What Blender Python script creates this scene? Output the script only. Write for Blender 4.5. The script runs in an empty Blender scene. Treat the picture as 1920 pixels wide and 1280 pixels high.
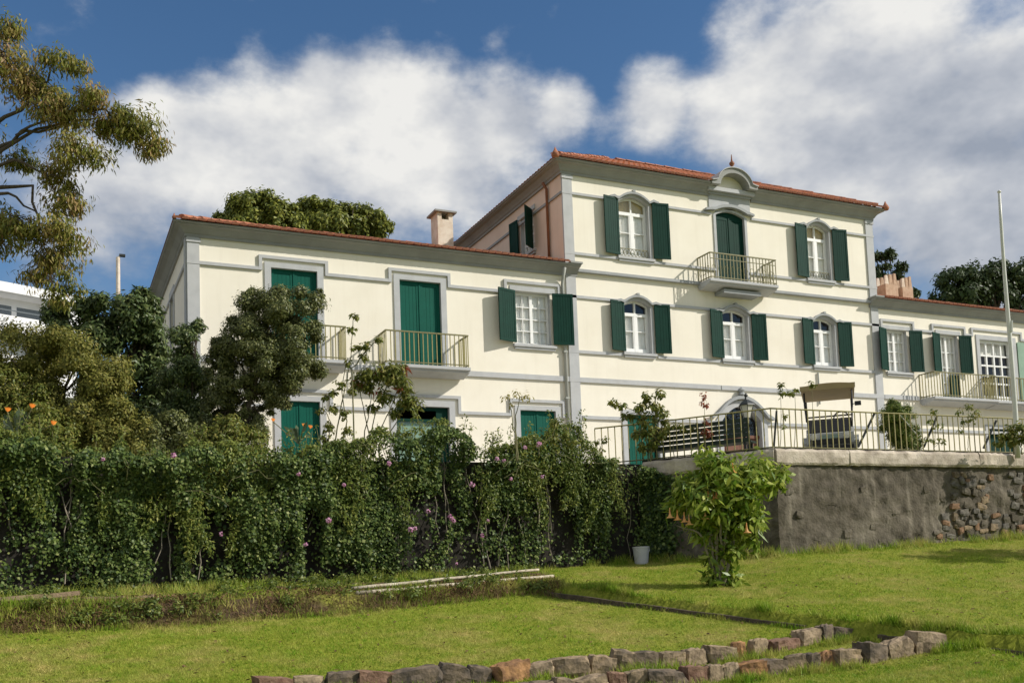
import bpy, math, random
import numpy as np
from mathutils import Vector, Matrix
R = math.radians
rng = np.random.default_rng(7)
random.seed(7)
scene = bpy.context.scene
COL = scene.collection

# ---------------------------------------------------------------- camera
# world: X along the house front, Y into the house, Z up; camera at the lower end of the garden
F, YAW, PIT, ROL, PY = 1874.6, 0.43554, 0.081948, -0.037183, 925.0      # in pixels of the 1920 x 1280 photograph
_f = np.array([math.sin(YAW)*math.cos(PIT), math.cos(YAW)*math.cos(PIT), math.sin(PIT)])
_r = np.array([math.cos(YAW), -math.sin(YAW), 0.0]); _u = np.cross(_r, _f)
_R = math.cos(ROL)*_r + math.sin(ROL)*_u; _U = -math.sin(ROL)*_r + math.cos(ROL)*_u
CAM = np.array([0.0, 0.0, 1.6])
cam = bpy.data.cameras.new('camera'); camo = bpy.data.objects.new('camera', cam); COL.objects.link(camo)
cam.sensor_width = 36; cam.sensor_fit = 'HORIZONTAL'; cam.lens = F/1920*36
cam.shift_y = (PY-640)/1920; cam.clip_end = 3000; cam.clip_start = 0.1
camo.matrix_world = Matrix(((_R[0], _U[0], -_f[0], CAM[0]), (_R[1], _U[1], -_f[1], CAM[1]), (_R[2], _U[2], -_f[2], CAM[2]), (0, 0, 0, 1)))
scene.camera = camo

# ---------------------------------------------------------------- light
SUN = np.array([0.97, -0.65, 0.80]); SUN /= np.linalg.norm(SUN)          # towards the sun
sl = bpy.data.lights.new('sun', 'SUN'); sl.energy = 4.1; sl.angle = R(0.55); sl.color = (1.0, 0.945, 0.86)
so = bpy.data.objects.new('sun', sl); COL.objects.link(so)
so.rotation_euler = Vector(SUN).to_track_quat('Z', 'Y').to_euler()
so.location = (30, -20, 40)
scene.view_settings.view_transform = 'Standard'; scene.view_settings.look = 'None'
scene.view_settings.exposure = 0.27; scene.view_settings.gamma = 1.0
scene.render.engine = 'CYCLES'
scene.cycles.use_denoising = True
scene.cycles.max_bounces = 6; scene.cycles.diffuse_bounces = 3; scene.cycles.transparent_max_bounces = 12

def ray(x, y): return _f + _R*(x-960)/F + _U*(PY-y)/F
def at(x, y, depth): return CAM + ray(x, y)*depth
def onY(x, y, Y): d = ray(x, y); return CAM + d*(Y/d[1])
def onZ(x, y, z): d = ray(x, y); return CAM + d*((z-CAM[2])/d[2])
FH = np.array([math.sin(YAW), math.cos(YAW)]); LH = np.array([math.cos(YAW), -math.sin(YAW)])
def at_d(x, y, d): v = ray(x, y); return CAM + v*(d/(v[:2] @ FH))
def ld(p): return float(p[0]*LH[0]+p[1]*LH[1]), float(p[0]*FH[0]+p[1]*FH[1])
def xy(l, d): return l*LH[0]+d*FH[0], l*LH[1]+d*FH[1]

# ---------------------------------------------------------------- sky with clouds
world = bpy.data.worlds.new('World'); scene.world = world; world.use_nodes = True
nt = world.node_tree; nt.nodes.clear()
def WN(t, **kw):
    n = nt.nodes.new(t)
    for k, v in kw.items(): setattr(n, k, v)
    return n
def wm(op, a, b=None, c=None, clamp=False):
    n = WN('ShaderNodeMath', operation=op, use_clamp=clamp)
    for i, v in enumerate((a, b, c)):
        if v is None: continue
        if isinstance(v, (int, float)): n.inputs[i].default_value = v
        else: nt.links.new(v, n.inputs[i])
    return n.outputs[0]
def wrange(v, a, b, c=0.0, d=1.0, smooth=True):
    n = WN('ShaderNodeMapRange'); n.interpolation_type = 'SMOOTHSTEP' if smooth else 'LINEAR'
    nt.links.new(v, n.inputs[0])
    for i, x in enumerate((a, b, c, d)): n.inputs[i+1].default_value = x
    return n.outputs[0]
sky = WN('ShaderNodeTexSky', sky_type='NISHITA'); sky.sun_disc = False
sky.sun_elevation = math.asin(SUN[2]); sky.sun_rotation = math.atan2(SUN[0], SUN[1])
sky.air_density = 1.0; sky.dust_density = 0.3; sky.ozone_density = 2.5; sky.altitude = 100
tc = WN('ShaderNodeTexCoord')
vn = WN('ShaderNodeVectorMath', operation='NORMALIZE'); nt.links.new(tc.outputs['Generated'], vn.inputs[0])
DIR = vn.outputs[0]
def wnoise(vec, scale, detail, rough, off=(0, 0, 0), dist=0.0):
    mp = WN('ShaderNodeMapping'); mp.inputs['Location'].default_value = off; mp.inputs['Scale'].default_value = (1, 1, 1.55)
    nt.links.new(vec, mp.inputs[0])
    n = WN('ShaderNodeTexNoise'); nt.links.new(mp.outputs[0], n.inputs['Vector'])
    n.inputs['Scale'].default_value = scale; n.inputs['Detail'].default_value = detail; n.inputs['Roughness'].default_value = rough
    n.inputs['Distortion'].default_value = dist
    n.normalize = True
    return n.outputs[0]
# cumulus banks: each a soft lump of the sky's directions (pixel of the lump's middle, half width, weight)
LUMPS = [(690, 190, 150, 1.0), (610, 150, 90, .8), (560, 290, 160, 1.0), (400, 290, 170, 1.0), (310, 235, 110, .9), (820, 260, 170, 1.0), (960, 225, 130, 1.0),
         (1045, 205, 90, .95), (720, 350, 190, .82), (900, 350, 170, .74), (280, 370, 170, .72), (560, 400, 200, .66), (190, 330, 130, .7), (110, 430, 150, .6), (1010, 400, 120, .6),
         (1230, 205, 110, .9), (1370, 225, 140, 1.0), (1520, 150, 190, 1.0), (1700, 120, 220, 1.0), (1880, 160, 220, 1.0), (1620, 320, 200, 1.0),
         (1830, 370, 260, 1.0), (1500, 280, 150, .9), (1400, 60, 110, .65), (1130, 240, 60, .45), (1950, 560, 260, .8), (2150, 250, 320, 1.0), (930, 75, 60, .42), (460, 120, 55, .34), (-250, 420, 220, .6), (-500, 200, 300, .7)]
acc = None
for (x, y, rad, wt) in LUMPS:
    d = ray(x, y); d = d/np.linalg.norm(d)
    v = WN('ShaderNodeVectorMath', operation='DISTANCE'); nt.links.new(DIR, v.inputs[0]); v.inputs[1].default_value = tuple(d)
    s = wrange(v.outputs['Value'], 0.0, rad/F*1.35, wt, 0.0)
    acc = s if acc is None else wm('SMOOTH_MAX', acc, s, 0.25)
n_big = wnoise(DIR, 7.0, 12, 0.60)
n_off = wnoise(DIR, 7.0, 5, 0.55, off=tuple(-0.032*(SUN+np.array([0, 0, .6]))))
n_on = wnoise(DIR, 7.0, 5, 0.55)
n_low = wnoise(DIR, 2.1, 3, 0.5, off=(3.1, 1.7, 0.4))
# away from the lumps unseen clouds go on at random, thickened to lift the shade
side = WN('ShaderNodeVectorMath', operation='DISTANCE'); nt.links.new(DIR, side.inputs[0])
_c = ray(960, 320); side.inputs[1].default_value = tuple(_c/np.linalg.norm(_c))
elsewhere = wm('MULTIPLY', wrange(n_low, 0.38, 0.56), wrange(side.outputs['Value'], 0.62, 0.85))
field = wm('MAXIMUM', acc, elsewhere)
def cover(n): return wm('ADD', field, wm('MULTIPLY', wm('SUBTRACT', n, 0.5), 1.5))
c0 = cover(n_big); c1 = cover(n_off); c2 = cover(n_on)
mask = wrange(c0, 0.24, 0.80)
lit = wm('ADD', wm('MULTIPLY', wm('SUBTRACT', c2, c1), 2.0), 0.46)
thick = wrange(c0, 0.55, 1.45)
n_soft = wnoise(DIR, 3.2, 4, 0.5, off=(1.3, 5.2, 2.2))
shade = wm('ADD', wm('MULTIPLY', lit, 0.62), wm('MULTIPLY', wrange(n_soft, 0.34, 0.66), 0.32))
zsep = WN('ShaderNodeSeparateXYZ'); nt.links.new(DIR, zsep.inputs[0])
hi = wrange(zsep.outputs[2], 0.26, 0.50, -0.10, 0.62)
shade = wm('ADD', wm('SUBTRACT', shade, 0.10), hi, clamp=True)
cr = WN('ShaderNodeValToRGB'); nt.links.new(shade, cr.inputs[0])
e = cr.color_ramp.elements
e[0].position = 0.10; e[0].color = (0.30, 0.335, 0.40, 1)
e[1].position = 0.95; e[1].color = (0.80, 0.79, 0.76, 1)
m = cr.color_ramp.elements.new(0.5); m.color = (0.49, 0.51, 0.55, 1)
bg1 = WN('ShaderNodeBackground'); bg1.inputs[1].default_value = 0.086
hs = WN('ShaderNodeHueSaturation'); hs.inputs['Saturation'].default_value = 1.17; hs.inputs['Value'].default_value = 1.0
nt.links.new(sky.outputs[0], hs.inputs['Color']); nt.links.new(hs.outputs[0], bg1.inputs[0])
bg2 = WN('ShaderNodeBackground'); bg2.inputs[1].default_value = 0.92; nt.links.new(cr.outputs[0], bg2.inputs[0])
mixw = WN('ShaderNodeMixShader'); nt.links.new(wm('MULTIPLY', mask, 0.96), mixw.inputs[0])
nt.links.new(bg1.outputs[0], mixw.inputs[1]); nt.links.new(bg2.outputs[0], mixw.inputs[2])
wo = WN('ShaderNodeOutputWorld'); nt.links.new(mixw.outputs[0], wo.inputs[0])

# ---------------------------------------------------------------- materials
MATS = {}
def mat(name, col, rough=0.7, var=0.08, scale=8.0, bump=0.0, bscale=40.0, metal=0.0, spec=0.3, col2=None, streak=False, detail=6):
    """principled material; colour wanders between col and col2 by noise in object space"""
    m = bpy.data.materials.new(name); m.use_nodes = True; MATS[name] = m
    t = m.node_tree; b = t.nodes['Principled BSDF']
    b.inputs['Roughness'].default_value = rough; b.inputs['Metallic'].default_value = metal
    b.inputs['Specular IOR Level'].default_value = spec
    c2 = col2 if col2 else tuple(max(0, c*(1-var*2)) for c in col)
    tcn = t.nodes.new('ShaderNodeTexCoord'); mp = t.nodes.new('ShaderNodeMapping')
    if streak: mp.inputs['Scale'].default_value = (1, 1, 0.15)
    t.links.new(tcn.outputs['Object'], mp.inputs[0])
    nz = t.nodes.new('ShaderNodeTexNoise'); nz.inputs['Scale'].default_value = scale; nz.inputs['Detail'].default_value = detail; nz.inputs['Roughness'].default_value = 0.6
    t.links.new(mp.outputs[0], nz.inputs['Vector'])
    cr = t.nodes.new('ShaderNodeValToRGB'); t.links.new(nz.outputs[0], cr.inputs[0])
    cr.color_ramp.elements[0].position = 0.32; cr.color_ramp.elements[0].color = (*c2, 1)
    cr.color_ramp.elements[1].position = 0.62; cr.color_ramp.elements[1].color = (*col, 1)
    t.links.new(cr.outputs[0], b.inputs['Base Color'])
    if bump:
        n2 = t.nodes.new('ShaderNodeTexNoise'); n2.inputs['Scale'].default_value = bscale; n2.inputs['Detail'].default_value = 5
        t.links.new(tcn.outputs['Object'], n2.inputs['Vector'])
        bp = t.nodes.new('ShaderNodeBump'); bp.inputs['Strength'].default_value = bump; bp.inputs['Distance'].default_value = 0.02
        t.links.new(n2.outputs[0], bp.inputs['Height']); t.links.new(bp.outputs[0], b.inputs['Normal'])
    return m
def weather(name, streak=.10, dirt=.12):
    """faint rain streaks and cloudy patches of dirt on a painted surface"""
    t = MATS[name].node_tree; b = t.nodes['Principled BSDF']; src = b.inputs['Base Color'].links[0].from_socket
    tcn = t.nodes.new('ShaderNodeTexCoord')
    def nz(sc, s, det):
        mp = t.nodes.new('ShaderNodeMapping'); mp.inputs['Scale'].default_value = sc; t.links.new(tcn.outputs['Object'], mp.inputs[0])
        n = t.nodes.new('ShaderNodeTexNoise'); n.inputs['Scale'].default_value = s; n.inputs['Detail'].default_value = det; n.inputs['Roughness'].default_value = .65; t.links.new(mp.outputs[0], n.inputs['Vector']); return n.outputs[0]
    def mr(v, a, b_, d): 
        m_ = t.nodes.new('ShaderNodeMapRange'); m_.inputs[1].default_value = a; m_.inputs[2].default_value = b_; m_.inputs[4].default_value = d; t.links.new(v, m_.inputs[0]); return m_.outputs[0]
    s1 = mr(nz((1, 1, .07), 5.0, 6), .52, .78, streak); s2 = mr(nz((1, 1, 1), .7, 8), .5, .75, dirt)
    ad = t.nodes.new('ShaderNodeMath'); ad.operation = 'ADD'; t.links.new(s1, ad.inputs[0]); t.links.new(s2, ad.inputs[1])
    mx = t.nodes.new('ShaderNodeMix'); mx.data_type = 'RGBA'; t.links.new(ad.outputs[0], mx.inputs[0]); t.links.new(src, mx.inputs[6]); mx.inputs[7].default_value = (.36, .32, .25, 1)
    t.links.new(mx.outputs[2], b.inputs['Base Color'])
def leafmat(name, cols, trans=0.35, rough=0.45, spec=0.35, patch=0.0, pscale=0.6, pcol=None, mott=0.0):
    """leaf material: every leaf takes its own tone from the face attribute rnd"""
    m = bpy.data.materials.new(name); m.use_nodes = True; MATS[name] = m
    t = m.node_tree; b = t.nodes['Principled BSDF']; out = t.nodes['Material Output']
    at_ = t.nodes.new('ShaderNodeAttribute'); at_.attribute_name = 'rnd'
    cr = t.nodes.new('ShaderNodeValToRGB'); t.links.new(at_.outputs['Fac'], cr.inputs[0])
    el = cr.color_ramp.elements
    el[0].position = 0; el[0].color = (*cols[0], 1); el[1].position = 1; el[1].color = (*cols[-1], 1)
    for i, c in enumerate(cols[1:-1]):
        x = el.new((i+1)/(len(cols)-1)); x.color = (*c, 1)
    colr = cr.outputs[0]
    if patch:
        tcn = t.nodes.new('ShaderNodeTexCoord'); nz = t.nodes.new('ShaderNodeTexNoise'); nz.inputs['Scale'].default_value = pscale; nz.inputs['Detail'].default_value = 4
        t.links.new(tcn.outputs['Object'], nz.inputs['Vector'])
        mr = t.nodes.new('ShaderNodeMapRange'); mr.inputs[1].default_value = 0.42; mr.inputs[2].default_value = 0.66; mr.inputs[4].default_value = patch
        t.links.new(nz.outputs[0], mr.inputs[0])
        mx = t.nodes.new('ShaderNodeMix'); mx.data_type = 'RGBA'
        t.links.new(mr.outputs[0], mx.inputs[0]); t.links.new(colr, mx.inputs[6]); mx.inputs[7].default_value = (*pcol, 1)
        colr = mx.outputs[2]
    if mott:
        tcn = t.nodes.new('ShaderNodeTexCoord'); nz = t.nodes.new('ShaderNodeTexNoise'); nz.inputs['Scale'].default_value = mott; nz.inputs['Detail'].default_value = 6; nz.inputs['Roughness'].default_value = .7
        t.links.new(tcn.outputs['Object'], nz.inputs['Vector']); rp = t.nodes.new('ShaderNodeValToRGB'); t.links.new(nz.outputs[0], rp.inputs[0])
        rp.color_ramp.elements[0].position = .36; rp.color_ramp.elements[0].color = (.55, .82, .35, 1); rp.color_ramp.elements[1].position = .64; rp.color_ramp.elements[1].color = (1.25, 1.12, 1.5, 1)
        mm = t.nodes.new('ShaderNodeMix'); mm.data_type = 'RGBA'; mm.blend_type = 'MULTIPLY'; mm.inputs[0].default_value = 1.0; t.links.new(colr, mm.inputs[6]); t.links.new(rp.outputs[0], mm.inputs[7]); colr = mm.outputs[2]
    t.links.new(colr, b.inputs['Base Color']); b.inputs['Roughness'].default_value = rough; b.inputs['Specular IOR Level'].default_value = spec
    tr = t.nodes.new('ShaderNodeBsdfTranslucent'); t.links.new(colr, tr.inputs[0])
    mx2 = t.nodes.new('ShaderNodeMixShader'); mx2.inputs[0].default_value = trans
    t.links.new(b.outputs[0], mx2.inputs[1]); t.links.new(tr.outputs[0], mx2.inputs[2]); t.links.new(mx2.outputs[0], out.inputs[0])
    return m
def glassmat(name, tint=(0.97, 0.98, 0.97)):
    m = bpy.data.materials.new(name); m.use_nodes = True; MATS[name] = m
    t = m.node_tree; t.nodes.remove(t.nodes['Principled BSDF']); out = t.nodes['Material Output']
    tr = t.nodes.new('ShaderNodeBsdfTransparent'); tr.inputs[0].default_value = (*tint, 1)
    gl = t.nodes.new('ShaderNodeBsdfGlossy'); gl.inputs['Roughness'].default_value = 0.02
    lw = t.nodes.new('ShaderNodeLayerWeight'); pw = t.nodes.new('ShaderNodeMath'); pw.operation = 'POWER'; pw.inputs[1].default_value = 4.0; t.links.new(lw.outputs['Facing'], pw.inputs[0])
    fr = t.nodes.new('ShaderNodeMath'); fr.operation = 'MULTIPLY_ADD'; fr.inputs[1].default_value = 0.9; fr.inputs[2].default_value = 0.06; t.links.new(pw.outputs[0], fr.inputs[0])
    mx = t.nodes.new('ShaderNodeMixShader'); t.links.new(fr.outputs[0], mx.inputs[0]); t.links.new(tr.outputs[0], mx.inputs[1]); t.links.new(gl.outputs[0], mx.inputs[2])
    t.links.new(mx.outputs[0], out.inputs[0])
    return m
mat('cream', (0.82, 0.775, 0.665), 0.85, 0.03, 0.9, 0.15, 60, col2=(0.78, 0.73, 0.615), spec=0.15)
mat('cream_roof_bounce', (0.76, 0.61, 0.50), 0.85, 0.05, 1.2, 0.15, 60, col2=(0.70, 0.55, 0.44), spec=0.15)  # shaded cream wall; warm bounce from the roof tiles put into its colour
mat('trim', (0.455, 0.465, 0.47), 0.75, 0.05, 3.0, 0.1, 50, col2=(0.40, 0.41, 0.42), spec=0.2)
mat('trim_dark', (0.33, 0.345, 0.35), 0.75, 0.06, 3.0, 0.1, 50, spec=0.2)
mat('soffit', (0.30, 0.305, 0.29), 0.8, 0.08, 2.0, 0.1, 40, spec=0.2)
mat('door_green', (0.001, 0.085, 0.058), 0.55, 0.06, 5.0, 0.05, 30, spec=0.15)
mat('shutter_green', (0.002, 0.034, 0.022), 0.6, 0.10, 4.0, 0.05, 30, spec=0.12)
mat('white_paint', (0.80, 0.80, 0.78), 0.5, 0.03, 6.0, spec=0.4)
mat('curtain', (0.92, 0.90, 0.86), 0.9, 0.05, 12.0, col2=(0.84, 0.81, 0.74), spec=0.1)
mat('curtain_tan', (0.62, 0.49, 0.27), 0.9, 0.08, 14.0, spec=0.1)
weather('cream', .11, .07); weather('trim', .22, .18); weather('cream_roof_bounce', .15, .1)
glassmat('glass')
mat('iron_olive', (0.20, 0.185, 0.075), 0.55, 0.15, 9.0, spec=0.4)
mat('iron_yellow', (0.30, 0.265, 0.10), 0.55, 0.12, 9.0, spec=0.4)
mat('iron_dark', (0.025, 0.03, 0.03), 0.5, 0.1, 9.0, spec=0.4)
mat('tile', (0.54, 0.215, 0.115), 0.85, 0.2, 6.0, 0.3, 30, col2=(0.30, 0.12, 0.07), spec=0.2)
mat('tile_old', (0.42, 0.17, 0.095), 0.8, 0.2, 7.0, 0.3, 30, col2=(0.20, 0.09, 0.06), spec=0.2)
mat('tile_eave', (0.40, 0.165, 0.095), 0.85, 0.2, 3.0, 0.3, 30, col2=(0.17, 0.075, 0.05), spec=0.2)
mat('copper', (0.25, 0.10, 0.05), 0.6, 0.15, 6.0)
mat('pipe_grey', (0.38, 0.39, 0.36), 0.6, 0.06, 4.0)
mat('chimney_plaster', (0.70, 0.63, 0.53), 0.85, 0.08, 4.0, 0.3, 30, col2=(0.55, 0.45, 0.35))
mat('chimney_brick', (0.50, 0.37, 0.26), 0.85, 0.1, 5.0, 0.3, 30, col2=(0.36, 0.24, 0.16))
mat('brown_wood', (0.16, 0.062, 0.03), 0.5, 0.15, 6.0, spec=0.4)
mat('stucco_dark', (0.125, 0.108, 0.082), 0.95, 0.3, 4.5, 1.0, 16, col2=(0.062, 0.054, 0.040), spec=0.1, detail=10)
mat('coping', (0.56, 0.49, 0.40), 0.9, 0.2, 2.6, 0.6, 25, col2=(0.24, 0.20, 0.155), spec=0.1, detail=9)
weather('stucco_dark', .5, .35); weather('coping', .55, .3)
mat('wall_stone', (0.165, 0.150, 0.125), 0.9, 0.2, 6.0, 0.8, 20, col2=(0.08, 0.073, 0.062), spec=0.15)
mat('wall_stone_warm', (0.24, 0.15, 0.09), 0.9, 0.2, 6.0, 0.8, 20, col2=(0.17, 0.10, 0.06), spec=0.15)
mat('rubble', (0.040, 0.036, 0.030), 0.95, 0.2, 3.0, 0.9, 14, col2=(0.018, 0.016, 0.014), spec=0.1)
mat('stone_grey', (0.30, 0.225, 0.14), 0.92, 0.2, 5.0, 1.0, 18, col2=(0.10, 0.082, 0.06), spec=0.15)
mat('stone_dark', (0.19, 0.145, 0.10), 0.9, 0.2, 5.0, 1.0, 18, col2=(0.055, 0.048, 0.04), spec=0.2)
mat('stone_tan', (0.34, 0.26, 0.17), 0.92, 0.2, 8.0, 1.0, 18, col2=(0.14, 0.105, 0.07), spec=0.15)
mat('stone_orange', (0.36, 0.20, 0.09), 0.92, 0.2, 8.0, 1.0, 18, col2=(0.15, 0.085, 0.05), spec=0.15)
mat('stone_red', (0.22, 0.14, 0.095), 0.92, 0.2, 8.0, 0.9, 26, col2=(0.13, 0.07, 0.05), spec=0.15)
mat('bark', (0.095, 0.075, 0.055), 0.9, 0.2, 12.0, 0.8, 20, streak=True)
mat('bark_pale', (0.30, 0.26, 0.20), 0.9, 0.2, 12.0, 0.6, 20, streak=True)
mat('stem_green', (0.20, 0.19, 0.09), 0.8, 0.2, 12.0)
mat('plank_wood', (0.33, 0.24, 0.15), 0.85, 0.2, 14.0, 0.6, 30, col2=(0.19, 0.13, 0.08))
mat('kerb_wood', (0.115, 0.088, 0.06), 0.9, 0.2, 10.0, 0.7, 25, col2=(0.05, 0.04, 0.03))
mat('pole_pale', (0.52, 0.46, 0.35), 0.8, 0.15, 9.0, 0.4, 25, col2=(0.27, 0.22, 0.15))
mat('terrace', (0.46, 0.42, 0.35), 0.95, 0.15, 4.0, 0.6, 30)  # pale tone picked so the unseen paving bounces light up to the eaves
mat('steel_pale', (0.62, 0.62, 0.58), 0.45, 0.05, 6.0, metal=0.0, spec=0.5)
mat('bucket', (0.50, 0.50, 0.52), 0.6, 0.05, 6.0)
mat('cart_tan', (0.36, 0.27, 0.13), 0.6, 0.06, 3.0)
mat('cart_black', (0.012, 0.012, 0.013), 0.4, 0.05, 6.0, spec=0.4)
mat('cart_white', (0.34, 0.345, 0.33), 0.4, 0.06, 6.0, spec=0.4)
mat('cart_plate', (0.20, 0.27, 0.23), 0.5, 0.05, 6.0)
mat('rubber', (0.02, 0.02, 0.02), 0.85, 0.05, 6.0)
mat('bench_green', (0.018, 0.035, 0.024), 0.5, 0.15, 6.0, spec=0.4)
mat('lamp_glass', (0.66, 0.64, 0.55), 0.35, 0.05, 6.0, spec=0.5)
mat('far_white', (0.80, 0.80, 0.80), 0.7, 0.04, 2.0)
mat('far_glass', (0.13, 0.15, 0.16), 0.15, 0.04, 2.0, spec=0.6)
mat('soil', (0.13, 0.088, 0.055), 0.95, 0.3, 4.0, 0.9, 18, col2=(0.055, 0.04, 0.028), spec=0.1)

# ---------------------------------------------------------------- building blocks
ORG = {}
def put(o, parent=None, kind=None):
    COL.objects.link(o)
    if parent is not None: o.parent = parent
    if kind: o['kind'] = kind
    return o
def thing(name, label, cat, loc=(0, 0, 0), rotz=0.0, group=None):
    o = bpy.data.objects.new(name, None); o.empty_display_size = 0.3; put(o)
    o.location = loc; o.rotation_euler = (0, 0, rotz)
    o['label'] = label; o['category'] = cat
    if group: o['group'] = group
    ORG[o.name] = np.array(loc, float)
    return o
def tag(o, label, cat, group=None):
    o['label'] = label; o['category'] = cat
    if group: o['group'] = group
    return o
class MB:
    """collects pieces of ONE mesh object; T maps (u, out, z) or plain coordinates into the world"""
    def __init__(s, T=None): s.v = []; s.f = []; s.T = T
    def add(s, verts, faces):
        k = len(s.v); s.v += [tuple(s.T(*p)) if s.T else tuple(p) for p in verts]; s.f += [tuple(i+k for i in f) for f in faces]; return s
    def box(s, x0, x1, y0, y1, z0, z1):
        return s.add([(x0, y0, z0), (x1, y0, z0), (x1, y1, z0), (x0, y1, z0), (x0, y0, z1), (x1, y0, z1), (x1, y1, z1), (x0, y1, z1)],
                     [(0, 3, 2, 1), (4, 5, 6, 7), (0, 1, 5, 4), (1, 2, 6, 5), (2, 3, 7, 6), (3, 0, 4, 7)])
    def prism(s, poly, y0, y1, axis='y'):
        """polygon in (x, z) pulled from y0 to y1"""
        n = len(poly)
        if axis == 'y': vs = [(x, y0, z) for x, z in poly] + [(x, y1, z) for x, z in poly]
        elif axis == 'x': vs = [(y0, x, z) for x, z in poly] + [(y1, x, z) for x, z in poly]
        else: vs = [(x, z, y0) for x, z in poly] + [(x, z, y1) for x, z in poly]
        return s.add(vs, [tuple(range(n)), tuple(range(2*n-1, n-1, -1))] + [((i+1) % n, i, n+i, n+(i+1) % n) for i in range(n)])
    def strip(s, outer, inner, y0, y1):
        """band between two (x, z) polylines of equal length, pulled from y0 to y1"""
        n = len(outer); vs = [(x, y0, z) for x, z in outer]+[(x, y0, z) for x, z in inner]+[(x, y1, z) for x, z in outer]+[(x, y1, z) for x, z in inner]
        fs = []
        for i in range(n-1):
            fs += [(i, i+1, n+i+1, n+i), (2*n+i, 3*n+i, 3*n+i+1, 2*n+i+1), (i, 2*n+i, 2*n+i+1, i+1), (n+i, n+i+1, 3*n+i+1, 3*n+i)]
        fs += [(0, n, 3*n, 2*n), (n-1, 3*n-1, 4*n-1, 2*n-1)]
        return s.add(vs, fs)
    def tube(s, pts, rad, n=6, cap=True):
        pts = [np.array(p, float) for p in pts]; m = len(pts)
        rad = [rad]*m if isinstance(rad, (int, float)) else list(rad)
        vs = []; side = None
        for i, p in enumerate(pts):
            t = pts[min(i+1, m-1)]-pts[max(i-1, 0)]; t = t/(np.linalg.norm(t)+1e-9)
            if side is None:
                side = np.cross(t, (0, 0, 1.0) if abs(t[2]) < 0.9 else (1.0, 0, 0))
            side = side - t*(side @ t); side /= np.linalg.norm(side)+1e-9; up = np.cross(t, side)
            for k in range(n):
                a = 2*math.pi*k/n; vs.append(p+rad[i]*(math.cos(a)*side+math.sin(a)*up))
        fs = [(i*n+k, i*n+(k+1) % n, (i+1)*n+(k+1) % n, (i+1)*n+k) for i in range(m-1) for k in range(n)]
        if cap: fs += [tuple(range(n-1, -1, -1)), tuple(range((m-1)*n, m*n))]
        return s.add(vs, fs)
    def lathe(s, prof, c, n=12, axis='z'):
        vs = []
        for (r, z) in prof:
            for k in range(n):
                a = 2*math.pi*k/n
                q = (r*math.cos(a), r*math.sin(a), z) if axis == 'z' else (z, r*math.cos(a), r*math.sin(a)) if axis == 'x' else (r*math.cos(a), z, r*math.sin(a))
                vs.append((c[0]+q[0], c[1]+q[1], c[2]+q[2]))
        m = len(prof)
        fs = [(i*n+k, i*n+(k+1) % n, (i+1)*n+(k+1) % n, (i+1)*n+k) for i in range(m-1) for k in range(n)]
        fs += [tuple(range(n-1, -1, -1)), tuple(range((m-1)*n, m*n))]
        return s.add(vs, fs)
    def build(s, name, material, parent=None, local=False, smooth=False, kind=None, bevel=0.0):
        me = bpy.data.meshes.new(name)
        v = np.array(s.v, float)
        org = np.zeros(3)
        if parent is not None:
            org = ORG.get(parent.name, np.zeros(3))
            if not local: v = v-org
        me.from_pydata(v.tolist(), [], s.f); me.update()
        me.materials.append(MATS[material])
        if smooth: me.polygons.foreach_set('use_smooth', [True]*len(me.polygons))
        o = bpy.data.objects.new(name, me); put(o, parent, kind)
        ORG[o.name] = org
        if bevel:
            b = o.modifiers.new('bevel', 'BEVEL'); b.width = bevel; b.segments = 1; b.limit_method = 'ANGLE'
        return o
def npmesh(name, V, faces, material, parent=None, rnd=None, kind=None, smooth=False, quads=True):
    """numpy mesh; faces (n, k) of one size"""
    me = bpy.data.meshes.new(name); V = np.asarray(V, np.float32); faces = np.asarray(faces, np.int32)
    org = ORG.get(parent.name, np.zeros(3)) if parent is not None else np.zeros(3)
    V = V-org.astype(np.float32)
    n, k = faces.shape
    me.vertices.add(len(V)); me.vertices.foreach_set('co', V.ravel())
    me.loops.add(n*k); me.loops.foreach_set('vertex_index', faces.ravel())
    me.polygons.add(n); me.polygons.foreach_set('loop_start', np.arange(0, n*k, k, dtype=np.int32))
    if rnd is not None:
        a = me.attributes.new('rnd', 'FLOAT', 'FACE'); a.data.foreach_set('value', np.asarray(rnd, np.float32))
    me.update(calc_edges=True)
    if smooth: me.polygons.foreach_set('use_smooth', np.ones(n, bool))
    me.materials.append(MATS[material])
    o = bpy.data.objects.new(name, me); put(o, parent, kind); ORG[o.name] = org
    return o
def copy_under(o, parent, loc=None):
    c = o.copy(); COL.objects.link(c); c.parent = parent
    if loc is not None: c.location = loc
    return c
def arc(x0, x1, z, rise, n=10):
    """points of a low segmental arch from x0 to x1"""
    return [(x0+(x1-x0)*i/n, z+rise*(1-(2*i/n-1)**2)) for i in range(n+1)]
def noise2(x, y, seed=0):
    """smooth value noise in numpy"""
    x = np.asarray(x, float); y = np.asarray(y, float)
    xi = np.floor(x).astype(int); yi = np.floor(y).astype(int); fx = x-xi; fy = y-yi
    def h(a, b):
        n = (a*374761393+b*668265263+seed*974711) & 0xffffffff; n = ((n ^ (n >> 13))*1274126177) & 0xffffffff
        return ((n ^ (n >> 16)) & 0xffff)/65535.0
    u = fx*fx*(3-2*fx); v = fy*fy*(3-2*fy)
    return (h(xi, yi)*(1-u)+h(xi+1, yi)*u)*(1-v)+(h(xi, yi+1)*(1-u)+h(xi+1, yi+1)*u)*v
def fbm(x, y, seed=0, o=4):
    s = 0; a = 0.5; t = 0
    for i in range(o): s = s+a*noise2(np.asarray(x)*2**i, np.asarray(y)*2**i, seed+i*7); t += a; a *= 0.5
    return s/t
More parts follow.
